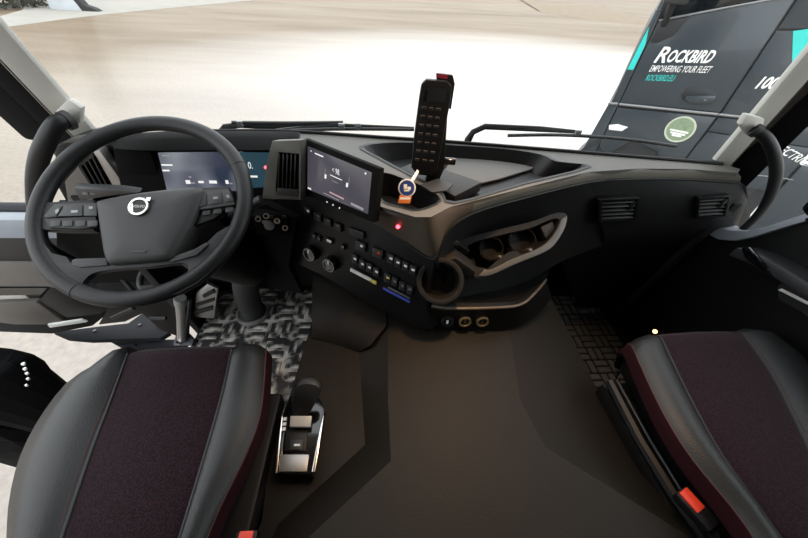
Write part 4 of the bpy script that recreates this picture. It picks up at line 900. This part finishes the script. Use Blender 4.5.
# tag hanging from it into the small tray
kt = thing('key_tag', P(407, 190, z=.87), 'round blue and orange tag on a white strap over the small tray', 'tag')
t0, t1 = P(407, 188, y=.70), P(418, 171, y=.765)
MB().tube(curve([t0, t0.lerp(t1, .5)+V((.004, 0, .006)), t1], 5), .0045, 8, flat=.4).build('strap', K['white'], kt)
tn = (CAM-t0).normalized(); tx = V((1, 0, 0)); tx = (tx-tn*tx.dot(tn)).normalized(); tyv = tn.cross(tx)
tyv = tyv if tyv.z > 0 else -tyv
MB().cyl(t0-tn*.003, t0+tn*.003, .021, 28).build('disc', K['white'], kt, bev=.001)
MB().cyl(t0+tn*.003, t0+tn*.004, .0178, 28).build('blue_field', K['blue'], kt)
for dx, dy, a, b in ((-.004, .003, .005, .007), (.005, -.001, .005, .005), (-.001, -.006, .008, .0025)): MB().box(t0+tn*.0045+tx*dx+tyv*dy, (a*.8, b*.8, .0004), (tx, tyv, tn)).build('white_figure', K['white'], kt, bev=.0003)
MB().prism([t0-tyv*.017-tx*.017, t0-tyv*.017+tx*.012, t0-tyv*.036+tx*.008, t0-tyv*.036-tx*.022], tn*.003).build('orange_flap', K['orange'], kt, bev=.001)
MB().prism([t0-tyv*.022-tx*.015, t0-tyv*.022+tx*.009, t0-tyv*.027+tx*.007, t0-tyv*.027-tx*.017], tn*.0036).build('white_band', K['white'], kt)

# ================================================================== wipers on the outside of the glass
cw = MB(); cwb = [p+V((0, .05, -.07)) for p in WBc]; cw.sheet([cwb, [p+V((0, .12, -.03)) for p in cwb], [p+V((0, .20, -.12)) for p in cwb], [p+V((0, .22, -.5)) for p in cwb]])
tag(cw.build('wall_outer', K['paintd'], ang=60), 'dark outer cowl of the cab below the wipers', 'wall', kind='structure')
def wiper(arm, blade, clips, lab, y):
    t = thing('windscreen_wiper', P(*arm[0], y=y), lab, 'wiper', 'windscreen wipers')
    a = [P(px, py, y=y+.02) for px, py in arm]
    MB().tube([a[0]+V((0, .0, -.06))]+a, [.014]*2+[.010]*(len(a)-2)+[.006], 8, flat=.6).build('arm', K['black'], t)
    b = [P(px, py, y=y) for px, py in blade]
    MB().tube(curve(b, 4), .006, 8).build('blade', K['rubber'], t)
    for q in clips: MB().box(P(*q, y=y-.004), (.010, .006, .010)).build('clip', K['silver'], t, bev=.002)
wiper([(221, 131), (224, 127), (240, 125), (285, 127), (340, 123)], [(232, 122.5), (290, 123), (343, 122.5)], [(240, 124)], 'black wiper lying behind the instrument hood', 1.19)
wiper([(278, 132), (300, 129), (335, 126), (414, 128.5)], [(290, 130.5), (340, 129), (414, 129.5)], [(341.5, 126.5), (358, 126.5)], 'black wiper with two pale clips lying left of the handset', 1.16)
wiper([(468, 140), (473, 132), (485, 126.5), (540, 129), (580, 132)], [(508, 135.5), (560, 135), (620, 138.5), (676, 146)], [(578, 133)], 'black wiper lying at the foot of the parked truck view', 1.12)

# ================================================================== the parked truck across the yard
ob, oa = V((3.999, 3.754, .2)), V((2.737, 4.119, .2)); oS = (oa-ob).normalized(); oN = V((oS.y, -oS.x, 0))
oN = oN if oN.dot(CAM-ob) > 0 else -oN
Ta = P(618, 104, z=.12); al = math.radians(35)
TS = V((-math.cos(al), math.sin(al), 0)); TNn = V((-math.sin(al), -math.cos(al), 0)); Tb = Ta-TS*1.1
tk = thing('parked_truck', V((Tb.x, Tb.y, GZ))+TS*.6, 'dark slate truck with white and teal lettering parked across the yard', 'truck')
TP = lambda px, py, o=0: P(px, py, pl=(Ta+TNn*o, TNn))
def T(s, z, o=0):
    """measured from the photo's side view, set on the truck's side plane"""
    q = ob+oS*s+V((0, 0, z-.2)); d = q-CAM; a = Ta+TNn*o
    return CAM+d*((a-CAM).dot(TNn)/d.dot(TNn))
N = lambda s, z, o=0: V((Ta.x, Ta.y, z))+TS*s+TNn*o
def tpanel(pts, nm, ma, o=0, th=.02, bev=.004, par=None): return MB().prism([T(s, z, o) for s, z in pts], TNn*th).build(nm, K[ma], par or tk, bev=bev)
# cab core, cross section runs around the rounded front corner
def cabring(z, f): return [N(-2.0, z, -.03), N(0.0, z, -.03), N(.05+f, z, -.07), N(.08+f, z, -.30), N(.09+f, z, -1.25), N(.08+f, z, -2.2), N(0, z, -2.45), N(-2.0, z, -2.45)]
MB().rings([cabring(-.85, .06), cabring(-.1, .04), cabring(.12, .02), cabring(.95, .0), cabring(1.75, -.12), cabring(2.2, -.3)]).build('cab_shell', K['paintd'], tk, ang=25)
# corner panels ahead of the door
tpanel([(1.31, .215), (1.395, .215), (1.385, .6), (1.36, 1.1), (1.30, 1.1)], 'corner_panel', 'paint', -.03, .025)
tpanel([(1.315, .185), (1.42, .185), (1.50, -.45), (1.33, -.55)], 'corner_panel', 'paint', -.03, .025)
tpanel([(1.318, .56), (1.38, .56), (1.362, .86), (1.352, .96), (1.31, .80)], 'teal_flash', 'teal', -.002, .004, 0)
# door: upper skin up to the sloping window line, lower skin under the moulding
wl0, wl1 = 1.02, 1.245
tpanel([(.215, .235), (1.298, .225), (1.285, .995), (.215, 1.275)], 'door_upper', 'paint', -.02, .022)
tpanel([(.22, .175), (1.298, .165), (1.31, -.30), (1.18, -.42), (.95, -.18), (.62, -.28), (.50, -.42), (.27, -.42)], 'door_lower', 'paint', -.02, .022)
MB().tube([T(1.30, .20, .004), T(.215, .205, .004)], .016, 8).build('door_moulding', K['silver'], tk); MB().tube([T(1.42, .20, -.03), T(1.315, .20, .002)], .018, 8).build('corner_moulding', K['silver'], tk); MB().tube([T(.205, .205, .004), T(-.16, .205, .0)], .014, 8).build('quarter_moulding', K['silver'], tk)
tpanel([(1.27, 1.03), (.24, 1.295), (.26, 1.85), (1.05, 1.85)], 'door_window', 'darkglass', -.025, .02)
MB().tube([T(1.285, 1.012, .006), T(.72, 1.155, .006), T(.22, 1.275, .006)], .011, 8).build('window_seal', K['silver'], tk)
tpanel([(1.28, 1.0), (1.02, 1.06), (1.08, .90), (1.20, .83), (1.28, .83)], 'mirror_base', 'paintd', .0, .014)
MB().tube([T(1.22, .98, .0), T(1.23, 1.10, .10), T(1.24, 1.30, .22)], [.03, .035, .05], 10).build('mirror_arm', K['paintd'], tk)
MB().prism([T(1.33, 1.15, .14), T(1.10, 1.15, .30), T(1.10, 1.95, .30), T(1.33, 1.95, .14)], TNn*.12).build('mirror_housing', K['paintd'], tk, bev=.03)
# door handle recess and pull
hd = [TP(*q, .003) for q in ((683, 100), (681, 95), (687, 88), (700, 86), (718, 93), (716, 100), (708, 104))]
MB().prism(hd, TNn*.004).build('handle_recess', K['paintd'], tk, bev=.002)
MB().prism([TP(*q, .012) for q in ((684, 99), (686, 95.5), (716, 95), (715, 100.5), (706, 103.5), (690, 102.5))], TNn*.03).build('door_handle', K['paint'], tk, bev=.010)
MB().box(TP(705, 100, .046), (.012, .006, .003), (TS, V((0, 0, 1)), TNn)).build('handle_lock', K['silver'], tk)
# quarter panel behind the door, with horizontal gap and teal flash
tpanel([(-.95, 1.10), (.19, 1.02), (.19, 2.0), (-.95, 2.0)], 'quarter_upper', 'paint', -.02, .02)
tpanel([(-.95, .225), (.19, .225), (.19, 1.0), (-.95, 1.08)], 'quarter_lower', 'paint', -.02, .02)
tpanel([(-.95, .175), (.195, .175), (.205, .02), (-.95, -.03)], 'skirt_panel', 'paint', -.02, .02)
tpanel([(-.95, -.04), (.205, .01), (.25, -.42), (.10, -.60), (-.95, -.60)], 'skirt_panel', 'paint', -.02, .02)
MB().prism([TP(*q, .003) for q in ((793, 31), (830, 26), (830, 45), (792, 62))], TNn*.003).build('teal_flash', K['teal'], tk)
MB().prism([TP(*q, .003) for q in ((609, 125), (618, 124), (628, 127), (622, 131), (609, 129.5))], TNn*.012).build('side_marker_lamp', K['white'], tk, bev=.004)
# round sticker
K['olive'] = mat('olive_print', (.20, .27, .17), .5, var=(30, .4)); K['olivel'] = mat('pale_olive_print', (.48, .50, .40), .5)
sc_ = TP(680, 129.5, .003)
MB().cyl(sc_, sc_+TNn*.002, .155, 36).build('round_sticker', K['olivel'], tk)
MB().cyl(sc_+TNn*.002, sc_+TNn*.003, .135, 36).build('sticker_field', K['olive'], tk)
for dz, w_ in ((-.02, .20), (-.05, .16), (-.075, .10)): MB().box(sc_+TNn*.0035+V((0, 0, dz)), (w_/2, .010, .0005), (TS, V((0, 0, 1)), TNn)).build('sticker_text_bar', K['white'], tk)
# lettering, as on the door
ZU = V((0, 0, 1))
def tline(body, s, zz, size, ma, w, bold):
    a, b = T(s, zz, .003), T(s-w, zz+.065*w, .003); text(body, a, b-a, ZU, size*1.05, K[ma], tk, 'lettering', .002, width=(b-a).length, shear=.22, bold=bold)
tline('R', 1.150, .650, .150, 'white', .115, .02)
tline('OCKBIRD', 1.030, .664, .112, 'white', .435, .028)
tline('EMPOWERING YOUR FLEET', 1.150, .560, .064, 'white', .60, .003)
tline('ROCKBIRD.EU', 1.145, .470, .062, 'teal', .29, .004)
tline('100%', .035, .500, .105, 'white', .28, .03)
ea, eb = TP(770, 147.5, .003), TP(803.5, 166, .003); ed = (eb-ea).normalized(); eu = TNn.cross(ed); eu = eu if eu.z > 0 else -eu
text('ELECTRIC', ea, ed, eu, .085, K['white'], tk, 'lettering', .002, width=(eb-ea).length, shear=.22, bold=.008)
MB().tube([TP(758, 175.5, .003), TP(776, 177, .003), TP(793, 180, .003)], .006, 6).build('skirt_crease', K['silver'], tk)
# wheels, chassis and rear bodywork
def twheel(s, o):
    c = N(s, GZ+.5, o); w = MB().ringwall(c, c-TNn*.32, .50, .29, 36).build('tyre', K['tyre'], tk, bev=.04)
    MB().cyl(c-TNn*.05, c-TNn*.25, .30, 28, .28).build('wheel_rim', K['alu'], w, bev=.01); MB().cyl(c-TNn*.05, c+TNn*.02, .10, 20, .07).build('wheel_hub', K['alu'], w, bev=.01)
    return w
for s in (-.38, -4.1, -5.3):
    for o in (-.06, -2.08): twheel(s, o)
MB().ringwall(N(-.38, GZ+.5, -.32), N(-.38, GZ+.5, .0), .66, .60, 40).build('wheel_arch', K['paintd'], tk)
for o in (-.85, -1.65): MB().prism([N(-.1, -.55, o), N(-6.2, -.55, o), N(-6.2, -.80, o), N(-.1, -.80, o)], TNn*.09).build('chassis_rail', K['tyre'], tk, bev=.01)
MB().prism([N(-2.05, -.15, -.06), N(-3.4, -.15, -.06), N(-3.4, -1.05, -.06), N(-2.05, -1.05, -.06)], TNn*.04).build('side_skirt', K['paint'], tk, bev=.01)
MB().prism([N(-2.05, -.1, -.05), N(-2.3, -.1, -.05), N(-2.3, 2.0, -.05), N(-2.05, 2.2, -.05)], TNn*.03).build('air_deflector', K['paint'], tk, bev=.01)
MB().prism([N(-.05, 2.2, -.35), N(-1.95, 2.2, -.35), N(-1.95, 2.55, -.45), N(-.5, 2.5, -.45)], -TNn*1.75).build('roof_fairing', K['paint'], tk, bev=.06)

# ================================================================== person standing outside by the open door
bx, by = -1.76, .675
pe = thing('person', (bx, by, GZ), 'person in a black jacket standing beside the open driver door', 'person')
def skinned(name, pts, edges, ma, par, root=0, sub=2):
    me = D.meshes.new(name); me.from_pydata([V(p[:3]) for p in pts], edges, []); o = D.objects.new(name, me); COL.objects.link(o)
    o.modifiers.new('skin', 'SKIN'); md = o.modifiers.new('sub', 'SUBSURF'); md.levels = sub; md.render_levels = sub
    if not me.skin_vertices: 
        bpy.context.view_layer.objects.active = o
    for i, p in enumerate(pts):
        r = p[3]; me.skin_vertices[0].data[i].radius = r if isinstance(r, tuple) else (r, r)
    me.skin_vertices[0].data[root].use_root = True
    me.materials.append(ma); attach(o, par); return o
z = lambda h: GZ+h
# faces the open door (+Y); shoulders run along X, arms hang with the forearms slightly raised
pts = [(bx, by, z(.98), (.17, .14)), (bx, by+.01, z(1.18), (.18, .15)), (bx, by+.02, z(1.34), (.22, .17)), (bx, by, z(1.46), (.17, .14)), (bx, by, z(1.54), .065), (bx, by+.02, z(1.58), .055),
       (bx+.22, by, z(1.42), .125), (bx+.29, by-.02, z(1.15), .085), (bx+.27, by+.16, z(.98), .065), (bx+.26, by+.22, z(.96), .05),
       (bx-.22, by, z(1.42), .125), (bx-.29, by-.02, z(1.15), .085), (bx-.27, by+.16, z(.98), .065), (bx-.26, by+.22, z(.96), .05),
       (bx+.10, by, z(.88), .105), (bx+.12, by+.02, z(.50), .078), (bx+.12, by-.02, z(.10), .058), (bx+.13, by+.10, z(.05), .05),
       (bx-.10, by, z(.88), .105), (bx-.12, by+.02, z(.50), .078), (bx-.12, by-.02, z(.10), .058), (bx-.13, by+.10, z(.05), .05)]
ed_ = [(0, 1), (1, 2), (2, 3), (3, 4), (4, 5), (2, 6), (6, 7), (7, 8), (8, 9), (2, 10), (10, 11), (11, 12), (12, 13), (0, 14), (14, 15), (15, 16), (16, 17), (0, 18), (18, 19), (19, 20), (20, 21)]
skinned('clothed_body', pts, ed_, K['cloth'], pe)
# head with face, ears and hair
hc_ = V((bx, by+.05, z(1.69)))
def ell(c, a, b, d, n=16, mrow=10): return [[V(c)+V((a*math.sin(math.pi*i/mrow)*math.cos(6.2832*k/n), b*math.sin(math.pi*i/mrow)*math.sin(6.2832*k/n), d*math.cos(math.pi*i/mrow))) for k in range(n)] for i in range(1, mrow)]
hm_ = MB(); hm_.rings(ell(hc_, .078, .095, .118)); hm_.rings(ell(hc_+V((0, .098, -.015)), .013, .018, .024, 8, 6)); hm_.rings(ell(hc_+V((0, .075, -.095)), .035, .030, .026, 8, 6))
for q in (-1, 1): hm_.rings(ell(hc_+V((q*.079, 0, -.005)), .010, .018, .032, 8, 6))
hm_.tube([hc_+V((0, -.01, -.08)), V((bx, by+.01, z(1.55)))], .052, 12)
hd_ = hm_.build('head', K['skin'], pe)
for q in (-1, 1): MB().rings(ell(hc_+V((q*.030, .086, .012)), .014, .010, .008, 8, 6)).build('eye', K['white'], hd_); MB().rings(ell(hc_+V((q*.030, .094, .012)), .006, .004, .006, 8, 6)).build('pupil', K['gloss'], hd_)
MB().rings(ell(hc_+V((0, .086, -.058)), .024, .008, .005, 8, 6)).build('mouth', K['dred'], hd_)
MB().rings([r for r in ell(hc_+V((0, -.012, .022)), .088, .100, .115)][:6]).build('hair', K['hair'], hd_)
# hands: palm, four curled fingers, thumb; held relaxed in front of the hips
for s_ in (1, -1):
    w0 = V((bx+s_*.26, by+.22, z(.96)))
    hp_ = [(*w0, .028), (*(w0+V((0, .045, -.008))), (.036, .020)), (*(w0+V((0, .085, -.016))), (.040, .016))]; he = [(0, 1), (1, 2)]
    for jj, ln in enumerate((.058, .066, .062, .048)):
        b_ = w0+V((s_*(-.030+.02*jj), .085, -.016)); i0 = len(hp_)
        hp_ += [(*(b_+V((0, ln*.45, -.006))), .0095), (*(b_+V((0, ln*.8, -.024))), .0088), (*(b_+V((0, ln*.95, -.044))), .0075)]; he += [(2, i0), (i0, i0+1), (i0+1, i0+2)]
    i0 = len(hp_); b_ = w0+V((-s_*.03, .03, -.01))
    hp_ += [(*b_, .013), (*(b_+V((-s_*.018, .03, -.012))), .011), (*(b_+V((-s_*.020, .055, -.02))), .009)]; he += [(1, i0), (i0, i0+1), (i0+1, i0+2)]
    skinned('hand', hp_, he, K['skin'], pe, 0, 1)
# reflective print on the sleeve
for k, (px, py) in enumerate(((23, 363.5), (24.5, 368.5), (26.5, 373), (27.5, 378.5), (26, 385))):
    q = P(px, py, z=z(1.50)+.012); MB().cyl(q-V((0, 0, .006)), q+V((0, 0, .001)), .0058-.0005*k, 10).build('reflective_dot', K['white'], pe)
for q in (-1, 1):
    MB().rings([oval(V((bx+q*.13, by+.06, z(h))), b, a, V((1, 0, 0)), V((0, 1, 0))) for h, a, b in ((0.0, .14, .05), (.03, .145, .055), (.07, .11, .05), (.12, .06, .05))]).build('shoe', K['rubber'], pe, bev=.004)
